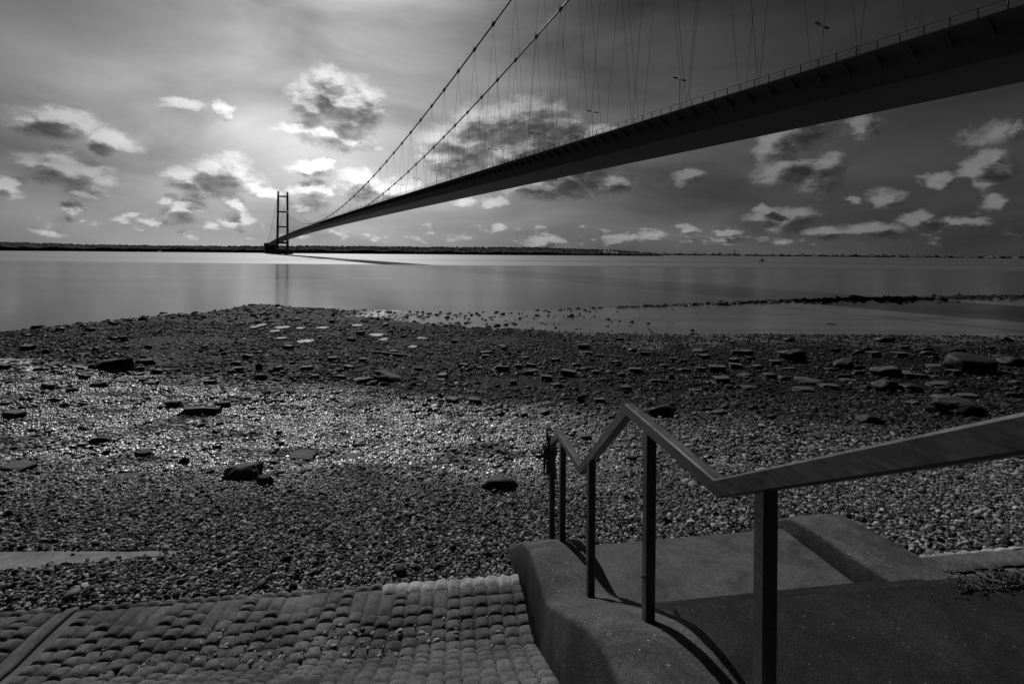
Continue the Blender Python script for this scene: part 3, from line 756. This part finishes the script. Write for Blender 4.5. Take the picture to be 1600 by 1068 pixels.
# ------------------------------------------------------------------ fabric-formed concrete mattress (revetment)
def pillow_mesh(nm, sq, seed, seg=7):
    """rounded pillow on the unit square, domed in z"""
    v = []; f = []
    for j in range(seg+1):
        for i in range(seg+1):
            x = -1+2*i/seg; y = -1+2*j/seg
            h = max(0.0, (1-abs(x)**sq)*(1-abs(y)**sq))**0.5
            q = 0.10*mnoise.noise(Vector((x*1.3+seed*3.1, y*1.3, seed)))
            v.append((x*0.5*(1.0+0.02*q), y*0.5, h*(1+q) - 0.12))
    for j in range(seg):
        for i in range(seg): a = j*(seg+1)+i; f.append((a, a+1, a+seg+2, a+seg+1))
    me = pydata(nm, v, f)
    for pl in me.polygons: pl.use_smooth = True
    return me
def revetment(name, origin, es, et, prof, width, colw, rows, seam, label, s0=0.0, nmax=300, keep=None, hscale=1.0):
    """es along the shore, et up towards the promenade; prof: t -> z"""
    root = empty(name, origin)
    tl = [q[0] for q in prof]
    def P(s_, t, h=0.0):
        z = interp(t, prof); dz = (interp(t+0.03, prof)-interp(t-0.03, prof))/0.06
        nrm = (Vector((0, 0, 1)) - et*dz).normalized()
        return es*s_ + et*t + Vector((0, 0, z)) + nrm*h, nrm, (et + Vector((0, 0, dz))).normalized()
    # base sheet under the pillows
    ts = np.linspace(tl[0]-0.10, tl[-1], 50); v = []; f = []
    for t in ts:
        for s_ in (s0-0.03, s0+width): v.append(P(s_, max(t, tl[0]), -0.012)[0] - (Vector((0, 0, 0.5))+et*0.04 if t < tl[0] else Vector((0, 0, 0))))
    for i in range(len(ts)-1): f.append((2*i, 2*i+1, 2*i+3, 2*i+2))
    obj('base_sheet', pydata('base_sheet', v, f), M['joint'], root)
    meshes = {}
    for k in range(5):
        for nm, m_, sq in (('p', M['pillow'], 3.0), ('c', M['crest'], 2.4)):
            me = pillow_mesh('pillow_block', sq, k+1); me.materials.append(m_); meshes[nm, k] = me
    items = []
    ncol = int(width/colw)
    for c in range(ncol):
        s_ = s0 + (c+0.5)*colw
        if seam and abs(s_-seam) < colw*0.6: continue
        t = tl[0]+random.uniform(-0.012, 0.012); j = 0
        lr = list(rows(c, s_))
        for ln in lr:
            items.append((s_, t+ln/2, ln, j, c)); t += ln; j += 1
    def size(it):
        q = P(it[0], it[1])[0] + origin; return -it[2]/max(0.5, (q-Vector((0, 0, EYE))).length)
    def visible(it):
        q = P(it[0], it[1])[0] + origin
        if q.y < 0.4: return False
        x = 800 + F_PX*q.x/q.y; y = horizon_y(x) - F_PX*(q.z-EYE)/q.y
        return -30 < x < 1630 and y < 1085
    items.sort(key=lambda it: (not visible(it), size(it)))
    left = []
    for k, it in enumerate(items):
        s_, t, ln, j, c = it
        pos, nrm, td = P(s_, t); sd_ = es.copy()
        Mx = Matrix((( sd_.x, td.x, nrm.x), (sd_.y, td.y, nrm.y), (sd_.z, td.z, nrm.z))).to_4x4()
        hh = hscale*random.uniform(0.027, 0.038)*(0.8 if ln > 0.2 else 1.0)
        tr = Matrix.Translation(pos + nrm*random.uniform(-0.006, 0.003)) @ Mx @ Matrix.Rotation(random.gauss(0, 0.02), 4, 'Z') @ Matrix.Diagonal((colw*random.uniform(0.97, 1.04), ln*random.uniform(0.97, 1.05), hh, 1))
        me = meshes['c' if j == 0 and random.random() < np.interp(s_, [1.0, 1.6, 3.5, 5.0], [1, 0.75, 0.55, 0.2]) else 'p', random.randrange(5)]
        if k < nmax:
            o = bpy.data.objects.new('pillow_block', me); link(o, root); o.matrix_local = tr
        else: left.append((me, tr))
    if left:
        bm = bmesh.new()
        for me, tr in left:
            n0 = len(bm.verts); bm.from_mesh(me); bm.verts.ensure_lookup_table()
            bmesh.ops.transform(bm, matrix=tr, verts=bm.verts[n0:])
        o = obj('pillow_block_rest', bm, M['pillow'], root, True); tag(o, kind='stuff')
    if seam:
        q = []
        for t in np.linspace(tl[0], tl[-1], 40):
            q.append([P(seam-0.04, t, -0.02)[0], P(seam-0.035, t, 0.014)[0], P(seam, t, 0.022)[0], P(seam+0.035, t, 0.014)[0], P(seam+0.04, t, -0.02)[0]])
        v, f = sweep(q); obj('seam_band', pydata('seam_band', v, f), M['pillow'], root, True)
    tag(root, label, 'revetment'); return root
def rows_left(c, s_):
    # long blocks on the outer lip, small square ones in the trough, short ones up the slope
    r = [0.15] if s_ < 1.4 else [0.075]
    if s_ > 0.75: r += [0.15 + 0.05*math.sin(c*1.7), 0.10 + 0.03*math.sin(c*2.9)] if math.sin(c*5.1) > -0.2 else [0.27 + 0.05*math.sin(c*1.7)]
    else: r += [0.125, 0.125]
    while sum(r) < 0.80: r.append(0.118+0.008*math.sin(c*2.3+len(r)))
    n = 0
    while sum(r) < 2.6: r.append(0.10 if n < 3 else 0.15); n += 1
    return r
es_l = Vector((-0.9932, -0.1166, 0)).normalized(); et_l = Vector((0.1166, -0.9932, 0)).normalized()
revetment('concrete_mattress', Vector((0.13, 4.64, EYE)), es_l, et_l, [(0,-3.215),(0.05,-3.185),(0.30,-3.175),(0.62,-3.19),(0.86,-3.165),(1.0,-3.10),(2.6,-2.22)], 5.6, 0.122, rows_left, 4.03,
          'pillowed concrete mattress dipping between the shingle and the railed stair wall', s0=-0.12)
es_r = er.copy(); et_r = -ef
o_r = O2 + ef*4.02 + er*3.04 + Vector((0, 0, EYE))
revetment('concrete_mattress', o_r, es_r, et_r, [(0,-2.90),(0.08,-2.80),(0.25,-2.79),(0.5,-2.88),(1.5,-2.60)], 4.2, 0.14, lambda c, s_: [0.09,0.22,0.14,0.13,0.13,0.13,0.13,0.13,0.13], None,
          'smooth worn concrete mattress beyond the low bare side wall', nmax=120, hscale=1.1)

# pale slab showing through the shingle
def slab():
    far = [(-9.0,4.98),(-7.2,5.05),(-5.6,5.12),(-4.9,5.16),(-4.2,5.15),(-3.7,5.20),(-3.25,5.17)]
    nr = [(-3.5,5.11),(-3.8,5.06),(-4.05,4.96),(-4.4,4.89),(-4.75,4.80),(-5.0,4.74),(-5.3,4.69),(-5.8,4.66),(-7.0,4.62),(-9.0,4.55)]
    ring = far + nr; n = len(ring); v = [(x+random.gauss(0, .012), y+random.gauss(0, .008), 0) for i, (x, y) in enumerate(ring)]; top = max(gz(x, y)+0.17*y for x in np.arange(-5.9, -3.5, 0.15) for y in np.arange(4.66, 5.15, 0.08) if y > np.interp(x, [-9,-5.3,-4.4,-3.25], [4.56,4.68,4.88,5.18])) + 0.006; v = [(x, y, top-0.17*y) for x, y, _ in v]; v = v[::-1]; b = [(x, y, z-0.35) for x, y, z in v]
    f = [tuple(range(n))] + [(i+n, (i+1) % n + n, (i+1) % n, i) for i in range(n)] + [tuple(range(2*n-1, n-1, -1))]
    tag(obj('concrete_slab', pydata('concrete_slab', v, f), M['slab']), 'smooth pale concrete slab tapering out of the shingle beside the mattress', 'slab')
slab()

# ------------------------------------------------------------------ stones and bricks on the foreshore
def rock_mesh(seed, sub=2, flat=0.75, amp=0.35, cut=True):
    bm = bmesh.new(); bmesh.ops.create_icosphere(bm, subdivisions=sub, radius=0.5)
    rs = random.Random(seed); planes = [(Vector((rs.gauss(0,1), rs.gauss(0,1), rs.gauss(0,0.6))).normalized(), rs.uniform(0.28, 0.42)) for _ in range(7)]
    for v in bm.verts:
        v.co *= 1 + amp*mnoise.noise(v.co*2.2 + Vector((seed*5.1, 0, 0))) + 0.16*mnoise.noise(v.co*6 + Vector((0, seed*3.3, 0)))
        if cut:
            for nn, d in planes:
                h = v.co.dot(nn)
                if h > d: v.co -= nn*(h-d)*0.95
        v.co *= 1 + 0.05*mnoise.noise(v.co*13 + Vector((0, 0, seed*2.3)))
    zs = [v.co.z for v in bm.verts]; xs = [v.co.x for v in bm.verts]; ys = [v.co.y for v in bm.verts]
    for v in bm.verts:
        v.co.x /= (max(xs)-min(xs)); v.co.y /= (max(ys)-min(ys)); v.co.z = (v.co.z-min(zs))/(max(zs)-min(zs))
        v.co.z = v.co.z
    me = bpy.data.meshes.new('rock'); bm.to_mesh(me); bm.free(); return me
def block_mesh(seed, bev=0.05, jit=0.05, cuts=0):
    bm = bmesh.new(); add_box(bm, -.5, .5, -.5, .5, 0, 1); rs = random.Random(seed)
    if cuts:                                                 # broken concrete: worn edges, knocked corners, uneven faces
        bmesh.ops.bevel(bm, geom=list(bm.edges), offset=bev, segments=2, affect='EDGES')
        bmesh.ops.subdivide_edges(bm, edges=[e for e in bm.edges if e.calc_length() > 0.4], cuts=cuts, use_grid_fill=True)
        pl = [(Vector((rs.choice((-1, 1))*rs.uniform(.5, 1), rs.choice((-1, 1))*rs.uniform(.4, 1), rs.uniform(-.3, 1))).normalized(), rs.uniform(0.5, 0.66)) for _ in range(3)]
        for v in bm.verts:
            c = v.co - Vector((0, 0, .5))
            for nn, d in pl:
                h = c.dot(nn)
                if h > d: c -= nn*(h-d)*0.9
            v.co = c + Vector((0, 0, .5)) + Vector((mnoise.noise(c*3+Vector((seed, 0, 0))), mnoise.noise(c*3+Vector((0, seed, 0))), mnoise.noise(c*3+Vector((0, 0, seed)))))*jit*2.2
    else:
        bmesh.ops.bevel(bm, geom=list(bm.edges), offset=bev, segments=1, affect='EDGES')
        for v in bm.verts: v.co += Vector((rs.gauss(0, jit), rs.gauss(0, jit), rs.gauss(0, jit)))*0.5
    me = bpy.data.meshes.new('brick'); bm.to_mesh(me); bm.free(); return me
MESH = {}
for k in range(6):
    for key, mt_ in (('rock', 'rock'), ('stone', 'paler')):
        me = rock_mesh(k+1, 3); me.materials.append(M[mt_]); MESH[key, k] = me
        for pl in me.polygons: pl.use_smooth = True
    for key, mt_ in (('brick', 'brick'), ('block', 'paler'), ('dblock', 'rock')):
        me = block_mesh(k+31, 0.06, 0.05, 0 if key == 'brick' else 2); me.materials.append(M[mt_]); MESH[key, k] = me
cnt = 0; LOOSE = []; LAND = []
def put_stone(kind, px, py, w, h, label=None, cat=None, name=None, group=None, tilt=0.0, depth=None, rz=None, roll=0.0, hmin=None):
    """base centre seen at (px, py); w, h its seen width and height in the photograph"""
    global cnt
    X, Y, Z = on_beach(px, py); cnt += 1; rs = random.Random(cnt*13+5)
    ww = w*Y/F_PX; dep = depth or ww*rs.uniform(0.45, 0.8)
    el = math.atan((EYE-Z)/Y)
    hh = max((h*Y/F_PX - dep*math.sin(el)*0.6), ww*{'brick': 0.44, 'rock': 0.36, 'stone': 0.4, 'block': 0.20, 'dblock': 0.28}[kind] if hmin is None else ww*hmin)
    o = bpy.data.objects.new(name or {'rock': 'rock', 'stone': 'stone', 'brick': 'brick', 'block': 'stone_block', 'dblock': 'stone_block'}[kind], MESH[kind, rs.randrange(6)])
    o.location = (X, Y+dep*0.35, min(Z, gz(X, Y+dep*0.35))-hh*0.28-0.01); o.scale = (ww, dep, hh*1.28)
    o.rotation_euler = (rs.gauss(0, 0.06)+roll, tilt+rs.gauss(0, 0.05), rs.uniform(-0.5, 0.5) if rz is None else rz)
    link(o); tag(o, label, cat, group)
    if group: LOOSE.append((o, kind, X, Y))
    else: LAND.append((label, X, Y))
    return o
G_B = dict(label='small worn brick lying loose among dark shingle and weed', cat='brick', group='loose bricks on the foreshore')
G_R = dict(label='dark wet rock half sunk in the shingle', cat='rock', group='dark rocks on the foreshore')
G_S = dict(label='flat grey stone lying on the shingle', cat='stone', group='flat grey stones on the foreshore')
# the ones that stand out
put_stone('dblock', 172, 578, 52, 21, 'large dark tilted boulder slab resting on weedy shingle', 'boulder', 'boulder', tilt=-0.16, rz=0.1)
put_stone('block', 311, 650, 60, 15, 'long low rectangular concrete block lying square on glistening shingle', 'block', 'concrete_block', rz=0.03, depth=0.3)
put_stone('block', 378, 750, 53, 28, 'thick pale concrete block tilted on edge in the shingle', 'block', 'concrete_block', tilt=-0.10, rz=0.10, depth=0.26)
put_stone('rock', 416, 758, 30, 20, 'rounded dark rock leaning beside the tilted pale concrete block', 'rock', 'rock')
put_stone('rock', 785, 767, 60, 24, 'long low dark rock matted with weed on bare shingle', 'rock', 'rock', rz=0.05, depth=0.28)
put_stone('block', 600, 597, 44, 18, 'slanted broken slab propped on the block beside it', 'slab', 'broken_slab', tilt=0.35, rz=0.3)
put_stone('dblock', 567, 600, 28, 12, 'dark squared block under the slanted broken slab', 'block', 'stone_block', tilt=-0.12)
put_stone('block', 583, 601, 16, 7, 'small brick-sized stone in front of the slanted broken slab', 'stone', 'stone', tilt=-0.15)
put_stone('block', 605, 555, 62, 5, 'thin straight driftwood beam lying across the weedy rubble', 'driftwood', 'driftwood_beam', rz=0.05, depth=0.18, hmin=0.06)
put_stone('rock', 1251, 565, 38, 22, 'big rounded boulder at the edge of the mud flat', 'boulder', 'boulder')
put_stone('rock', 1328, 577, 46, 22, 'broad dark boulder among flat slabs below the mud flat', 'boulder', 'boulder')
put_stone('rock', 1535, 585, 88, 24, 'very wide low weed-covered boulder mound', 'boulder', 'boulder')
put_stone('rock', 1594, 572, 42, 18, 'dark hump of rock beside the wide weed-covered mound', 'boulder', 'boulder')
put_stone('dblock', 1512, 650, 76, 18, 'broad broken slab split in two, dark in front', 'slab', 'broken_slab', tilt=0.08)
put_stone('rock', 1042, 652, 50, 18, 'low dark weedy hump behind the peak of the handrail', 'rock', 'rock')
put_stone('block', 20, 736, 46, 14, 'long flat grey slab lying at a slight slant on dark shingle', 'slab', 'flat_slab', tilt=-0.05, depth=0.3)
put_stone('block', 195, 748, 44, 7, 'thin flat grey slab with a small rock on it', 'slab', 'flat_slab', depth=0.2, hmin=0.10)
put_stone('stone', 214, 744, 14, 10, 'small rounded stone resting on the thin flat slab', 'stone', 'stone')
put_stone('block', 470, 719, 40, 10, 'large flat pale stone on glistening shingle', 'stone', 'flat_stone', depth=0.33)
put_stone('block', 550, 718, 28, 10, 'flat squarish grey stone just up the beach from the glistening shingle', 'stone', 'flat_stone', depth=0.3)
put_stone('stone', 1254, 669, 18, 13, 'upright wedge of grey stone on the dry shingle edge', 'stone', 'stone')
put_stone('stone', 1400, 590, 46, 18, 'big pale faceted rock among the flat slabs', 'rock', 'rock')
for q in ((72,609,20,9),(19,655,27,12),(235,603,16,6),(328,601,17,5),(480,579,16,8),(708,630,18,8),(831,575,15,8),(834,585,15,9),(811,576,12,8),(855,595,17,10),(890,588,22,9),
          (932,585,12,7),(973,591,11,9),(980,612,16,11),(939,630,17,5),(1028,601,17,9),(1054,565,13,7),(1073,582,14,6),(1097,580,14,7),(1125,583,24,9),(1132,598,22,8),(1168,556,21,6),
          (938,560,14,5),(913,546,18,4),(787,581,20,9),(804,602,10,9),(520,564,14,5),(568,565,12,5),(450,546,15,5),(690,598,13,6),(1187,578,16,6),(1215,571,18,6),(1103,560,14,5),(1010,556,13,5),
          (870,566,14,5),(760,560,13,5),(725,575,14,6),(965,570,13,5),(996,583,18,4),(1040,575,13,6),(1150,566,14,5),(1205,592,18,6),(1225,556,15,5),(655,580,12,5),(545,577,14,6),(1410,560,20,7),(1370,557,16,6)):
    put_stone('brick', *q, **G_B)
for q in ((155,694,31,13),(153,606,24,12),(225,571,28,10),(149,550,14,9),(92,517,13,7),(139,517,15,6),(72,551,14,7),(176,531,14,5),(194,545,14,5),(320,544,14,6),(363,586,16,12),(82,630,18,10),
          (100,637,22,9),(112,614,18,11),(267,637,30,12),(350,637,28,14),(225,714,28,9),(405,578,14,12),(436,580,16,10),(690,622,9,10),(745,633,30,12),(910,630,14,15),(822,653,12,10),(843,712,22,12),
          (919,688,20,12),(926,580,14,8),(1052,591,12,9),(1138,640,18,11),(1112,642,14,8),(1142,609,18,10),(1358,609,22,8),(1430,611,30,9),(1395,610,46,12),(1366,662,40,16),(1237,534,18,7),(1388,535,24,8),
          (1453,549,16,8),(1505,551,18,8),(1310,550,18,7),(1346,552,16,7),(493,594,17,11),(16,600,14,7),(35,640,16,8),(60,580,16,7),(245,520,12,6),(205,507,13,4),(225,497,13,4),(254,491,11,4),(690,630,14,7),
          (1590,622,26,12),(1260,600,24,8),(1480,612,22,9),(870,660,16,8),(1180,640,18,9),(1210,655,20,8),(960,655,16,8),(760,650,16,8),(640,640,16,8),(530,650,14,7),(430,640,14,7),(990,720,18,10),(800,690,16,8)):
    put_stone('rock', *q, **G_R)
for q in ((813,663,22,7),(1128,648,28,6),(1270,601,34,6),(1300,606,24,5),(1435,592,34,7),(1470,603,24,7),(1260,612,28,8),(1518,622,28,8),(1500,632,44,5),(1430,634,26,9),(1277,683,18,6),(1236,579,20,5),
          (1300,580,20,6),(1330,597,22,6),(1470,575,24,6),(1560,560,20,6),(505,716,13,6),(310,719,16,7),(485,659,14,5),(1346,586,16,8),(1590,600,18,7),(1175,608,24,5),(1090,612,20,5),(125,555,18,4),(260,580,16,5)):
    put_stone('block', *q, **G_S)
for i in range(95):                                          # more of the same belt of rubble
    px = random.uniform(0, 1600); py = random.uniform(530, 606) if px > 680 else random.uniform(505, 600)
    if abs(px-600) < 40 and abs(py-590) < 20: continue
    w = random.uniform(9, 19)*(0.7+0.6*(py-500)/110)
    k = random.random()
    if k < 0.3: put_stone('brick', px, py, w, w*0.42, **G_B)
    elif k < 0.85 or px < 700: put_stone('rock', px, py, w, w*0.5, **G_R)
    else: put_stone('block', px, py, w*1.2, w*0.3, **G_S)

def name_stones():
    short = {'large dark tilted boulder slab resting on weedy shingle': 'large tilted boulder slab', 'long low rectangular concrete block lying square on glistening shingle': 'long low concrete block',
      'thick pale concrete block tilted on edge in the shingle': 'tilted pale concrete block', 'long low dark rock matted with weed on bare shingle': 'long weed-matted rock on bare shingle',
      'slanted broken slab propped on the block beside it': 'slanted propped slab', 'thin straight driftwood beam lying across the weedy rubble': 'thin driftwood beam',
      'big rounded boulder at the edge of the mud flat': 'big rounded boulder', 'broad dark boulder among flat slabs below the mud flat': 'broad boulder among flat slabs',
      'very wide low weed-covered boulder mound': 'wide weed-covered mound', 'broad broken slab split in two, dark in front': 'broad split slab',
      'low dark weedy hump behind the peak of the handrail': 'weedy hump behind the handrail', 'long flat grey slab lying at a slight slant on dark shingle': 'long slanted flat slab',
      'thin flat grey slab with a small rock on it': 'thin slab with a rock on it', 'large flat pale stone on glistening shingle': 'large flat pale stone',
      'upright wedge of grey stone on the dry shingle edge': 'upright stone wedge'}
    marks = [(short[l], x, y) for l, x, y in LAND if l in short]
    ordw = ['closest', 'second closest', 'third closest', 'fourth closest', 'fifth closest', 'sixth closest', 'seventh closest', 'eighth closest', 'ninth closest', 'tenth closest']
    what = {'brick': 'worn loose brick', 'rock': 'dark wet rock', 'block': 'flat grey stone'}; by = {}
    for o, kind, x, y in LOOSE:
        m_ = min(marks, key=lambda q: math.hypot(q[1]-x, q[2]-y)); by.setdefault((kind, m_[0]), []).append((math.hypot(m_[1]-x, m_[2]-y), o))
    for (kind, m_), lst in by.items():
        lst.sort(key=lambda q: q[0])
        for i, (_, o) in enumerate(lst):
            o['label'] = '%s, %s to the %s' % (what[kind], ordw[i], m_) if i < 10 else '%s lying well away from the %s' % (what[kind], m_)
name_stones()

# shingle itself and smaller rubble: nobody could count it
def not_built(X, Y):
    rel = np.stack([X-O2.x, Y], 1); a = rel@np.array([ef.x, ef.y]); b = rel@np.array([er.x, er.y])
    ok = ~((a < 4.74) & (b > -0.4) & (b < 3.15)) & ~((a < 4.07) & (b >= 3.1))
    ok &= ~((a < 5.3) & (b > -0.42) & (b < 0.24)) & ~((a < 5.2) & (b > 2.46) & (b < 3.12))
    lim = 4.64+0.1174*(X-0.13)
    ok &= ~((X < 0.2) & (Y < lim+0.015))
    # slab top (leave it mostly bare)
    sl = (X < -3.2) & (Y > np.interp(X, [-9,-5.3,-4.4,-3.25], [4.56,4.68,4.88,5.18])) & (Y < np.interp(X, [-9,-5.6,-3.25], [4.99,5.13,5.19]))
    edge = np.abs(Y-np.interp(X, [-9,-5.3,-4.4,-3.25], [4.56,4.68,4.88,5.18]))
    return ok & (~sl | (rng.random(len(X)) < 0.012 + 0.5*np.exp(-(edge/0.05)**2)))
def pebbles():
    def field(n, y0, y1, spread, size, squash, sink):
        Y = np.sqrt(rng.random(n)*(y1**2-y0**2)+y0**2); X = Y*rng.uniform(-spread, spread, n)
        k = not_built(X, Y); X, Y = X[k], Y[k]; n = len(X)
        d = size*np.exp(rng.normal(0, 0.38, n))
        Z = beach_z(X, Y) + d*sink*rng.uniform(-1.5, 4.0, n)
        s = np.stack([d*rng.uniform(0.8, 1.25, n), d*rng.uniform(0.8, 1.25, n), d*rng.uniform(*squash, n)], 1)*0.5
        return np.stack([X, Y, Z], 1), s
    A = [field(330000, 3.9, 8.6, 1.22, 0.025, (0.35, 0.8), 0.12), field(170000, 7.8, 18.0, 1.2, 0.044, (0.25, 0.6), 0.10)]
    scatter('shingle', A[0][0], A[0][1], M['pebble'], 6, 0.28, 'loose dry shingle of small pebbles covering the upper beach', 'shingle', 2, 0.6)
    scatter('wet_shingle', A[1][0], A[1][1], M['pebble'], 6, 0.28, 'wet glinting shingle on the lower beach', 'shingle', 2, 0.3)
    n = 90000; Y = np.sqrt(rng.random(n)*(46**2-13**2)+13**2); X = Y*rng.uniform(-1.22, 1.22, n)
    z = beach_z(X, Y); cl = fbm(X*0.35, Y*0.35, 3); k = (z > 0.18) & (cl+rng.normal(0, 0.25, n) > -0.1); X, Y, z = X[k], Y[k], z[k]; n = len(X)
    d = np.minimum(0.10*np.exp(rng.normal(0, 0.5, n)), 0.26); s = np.stack([d*rng.uniform(.8,1.6,n), d*rng.uniform(.8,1.3,n), d*rng.uniform(.35,.9,n)], 1)*0.5
    n2 = 5200; Y2 = np.sqrt(rng.random(n2)*(72**2-40**2)+40**2); X2 = Y2*rng.uniform(-1.1, 0.4, n2); z2 = beach_z(X2, Y2)
    k = (z2 > 0.02) & (rng.random(n2) < np.interp(X2, [-22, -12, 0, 20], [1, 0.6, 0.2, 0.02])); X2, Y2, z2 = X2[k], Y2[k], z2[k]; n2 = len(X2); d2 = 0.26*np.exp(rng.normal(0, 0.5, n2)); s2 = np.stack([d2, d2, d2*rng.uniform(.35,.7,n2)], 1)*0.5
    n3 = 2600; X3 = rng.uniform(2, 125, n3); Wd = np.interp(X3, [4.5,32,60,106,200], [66,77,87,97,110]); Y3 = Wd - np.abs(rng.normal(0, 3.2, n3))*np.clip(X3/70, .2, 1); z3 = beach_z(X3, Y3)
    k = rng.random(n3) < np.clip((X3-10)/50, 0.05, 1); X3, Y3, z3 = X3[k], Y3[k], z3[k]; n3 = len(X3); d3 = 0.45*np.exp(rng.normal(0, 0.4, n3)); s3 = np.stack([d3*1.6, d3, d3*.45], 1)*0.5
    n4 = 9000; Y4 = np.sqrt(rng.random(n4)*(19**2-6.5**2)+6.5**2); X4 = Y4*rng.uniform(-1.2, 1.2, n4); k = fbm(X4*0.9, Y4*0.9, 3)+rng.normal(0, .12, n4) > 0.12; X4, Y4 = X4[k], Y4[k]; k = not_built(X4, Y4); X4, Y4 = X4[k], Y4[k]; n4 = len(X4); z4 = beach_z(X4, Y4)
    d4 = np.minimum(0.07*np.exp(rng.normal(0, 0.45, n4)), 0.17); s4 = np.stack([d4*1.4, d4, d4*.55], 1)*0.5
    P_ = np.concatenate([np.stack([X4, Y4, z4+d4*.15], 1), np.stack([X, Y, z+d*.08], 1), np.stack([X2, Y2, z2+d2*.05], 1), np.stack([X3, Y3, z3+.02], 1)]); S_ = np.concatenate([s4, s, s2, s3])
    scatter('rubble', P_, S_, M['rubble'], 6, 0.42, 'dark weedy rubble strewn over the lower beach', 'rubble', 2, 0.3)
    # grit and shell caught in the trough of the mattress
    n = 240; s_ = np.abs(rng.normal(1.75, 0.8, n)); t = rng.normal(0.70, 0.13, n)
    k = (s_ > 0.15) & (t > 0.3) & (t < 1.0); s_, t = s_[k], t[k]; n = len(s_)
    X = 0.13+es_l.x*s_+et_l.x*t; Y = 4.64+es_l.y*s_+et_l.y*t; Z = EYE + np.interp(t, [0,0.06,0.30,0.62,0.86,1.0,2.6], [-3.24,-3.19,-3.175,-3.19,-3.165,-3.10,-2.22]) + 0.022
    d = 0.026*np.exp(rng.normal(0, 0.4, n)); s = np.stack([d, d*rng.uniform(.5,1,n), d*rng.uniform(.35,.6,n)], 1)*0.5
    scatter('stray_pebbles', np.stack([X, Y, Z], 1), s, M['stray'], 4, 0.3, 'stray pale pebbles and shells caught in the trough of the mattress', 'pebbles', 2, 0.25)
M['rubble'] = pebble_mat('rubble', 0.5, True)
def stray():
    m, n, b = mat('stray_pebble'); rnd = n.n.new('ShaderNodeObjectInfo').outputs['Random']
    grey(n, b, n.lin(rnd, 0, 1, 0.03, 0.26)); b.inputs['Roughness'].default_value = 0.8; b.inputs['Specular IOR Level'].default_value = 0.1; return m
M['stray'] = stray()
pebbles()

# pools left among the rubble
def pools():
    for i, (px, py, w, h) in enumerate(((480,532,26,5),(442,511,20,4),(590,523,28,4),(405,507,16,6),(600,530,14,4),(505,512,20,3),(560,508,18,3),(470,512,14,3),(645,541,14,4),(440,528,16,3),(430,517,16,3),(660,528,18,3),(1300,505,10,2))):
        X, Y, Z = on_beach(px, py+h/2); ww = w*Y/F_PX; dd = h*Y*Y/F_PX/(EYE-Z)
        n = 18; v = []
        for k in range(n):
            t = 2*math.pi*k/n; r = 1+0.45*mnoise.noise(Vector((math.cos(t)*1.6+i*7, math.sin(t)*1.6, i)))
            v.append((X+ww/2*r*math.cos(t), Y+dd/2*r*math.sin(t), 0))
        zz = max(gz(x, y) for x, y, _ in v[:n])*0.5 + Z*0.5 + 0.07
        v = [(x, y, zz) for x, y, _ in v]+[(x, y, zz-0.5) for x, y, _ in v]
        f = [tuple(range(n))]+[(k+n, (k+1) % n+n, (k+1) % n, k) for k in range(n)]
        tag(obj('tide_pool', pydata('tide_pool', v, f), M['pool']), kind='structure')
pools()

# ------------------------------------------------------------------ channel marker on the water
def marker():
    a, b = px_dir(1190, 408.5); Y = EYE/(-b); e = empty('channel_buoy', (a*Y, Y, 0))
    v, f = sweep([[(x, w, z) for w, z in ((-1.5,-.5),(-1.7,1.0),(1.7,1.0),(1.5,-.5))] for x in (-3.2, 3.2)])
    secs = [[(x, w*s_, z) for w, z in ((-1.5,-.4),(-1.8,1.1),(1.8,1.1),(1.5,-.4))] for x, s_ in ((-4.2,.15),(-3,.8),(0,1),(3,.8),(4.2,.15))]
    v, f = sweep(secs); obj('float_hull', pydata('float_hull', v, f), M['dark'], e)
    v, f = sweep([[(s_*x, s_*y, z) for x, y in ((1,1),(-1,1),(-1,-1),(1,-1))] for z, s_ in ((1.1,1.6),(3.2,0.95),(4.6,0.5))]); obj('tower_frame', pydata('tower_frame', v, f), M['dark'], e)
    bm = bmesh.new(); tube(bm, [(0,0,4.5),(0,0,6.6)], 0.35, 8, True, 0.2); obj('lantern', bm, M['dark'], e)
    tag(e, 'small dark channel buoy with light tower afloat on the estuary', 'buoy')
marker()
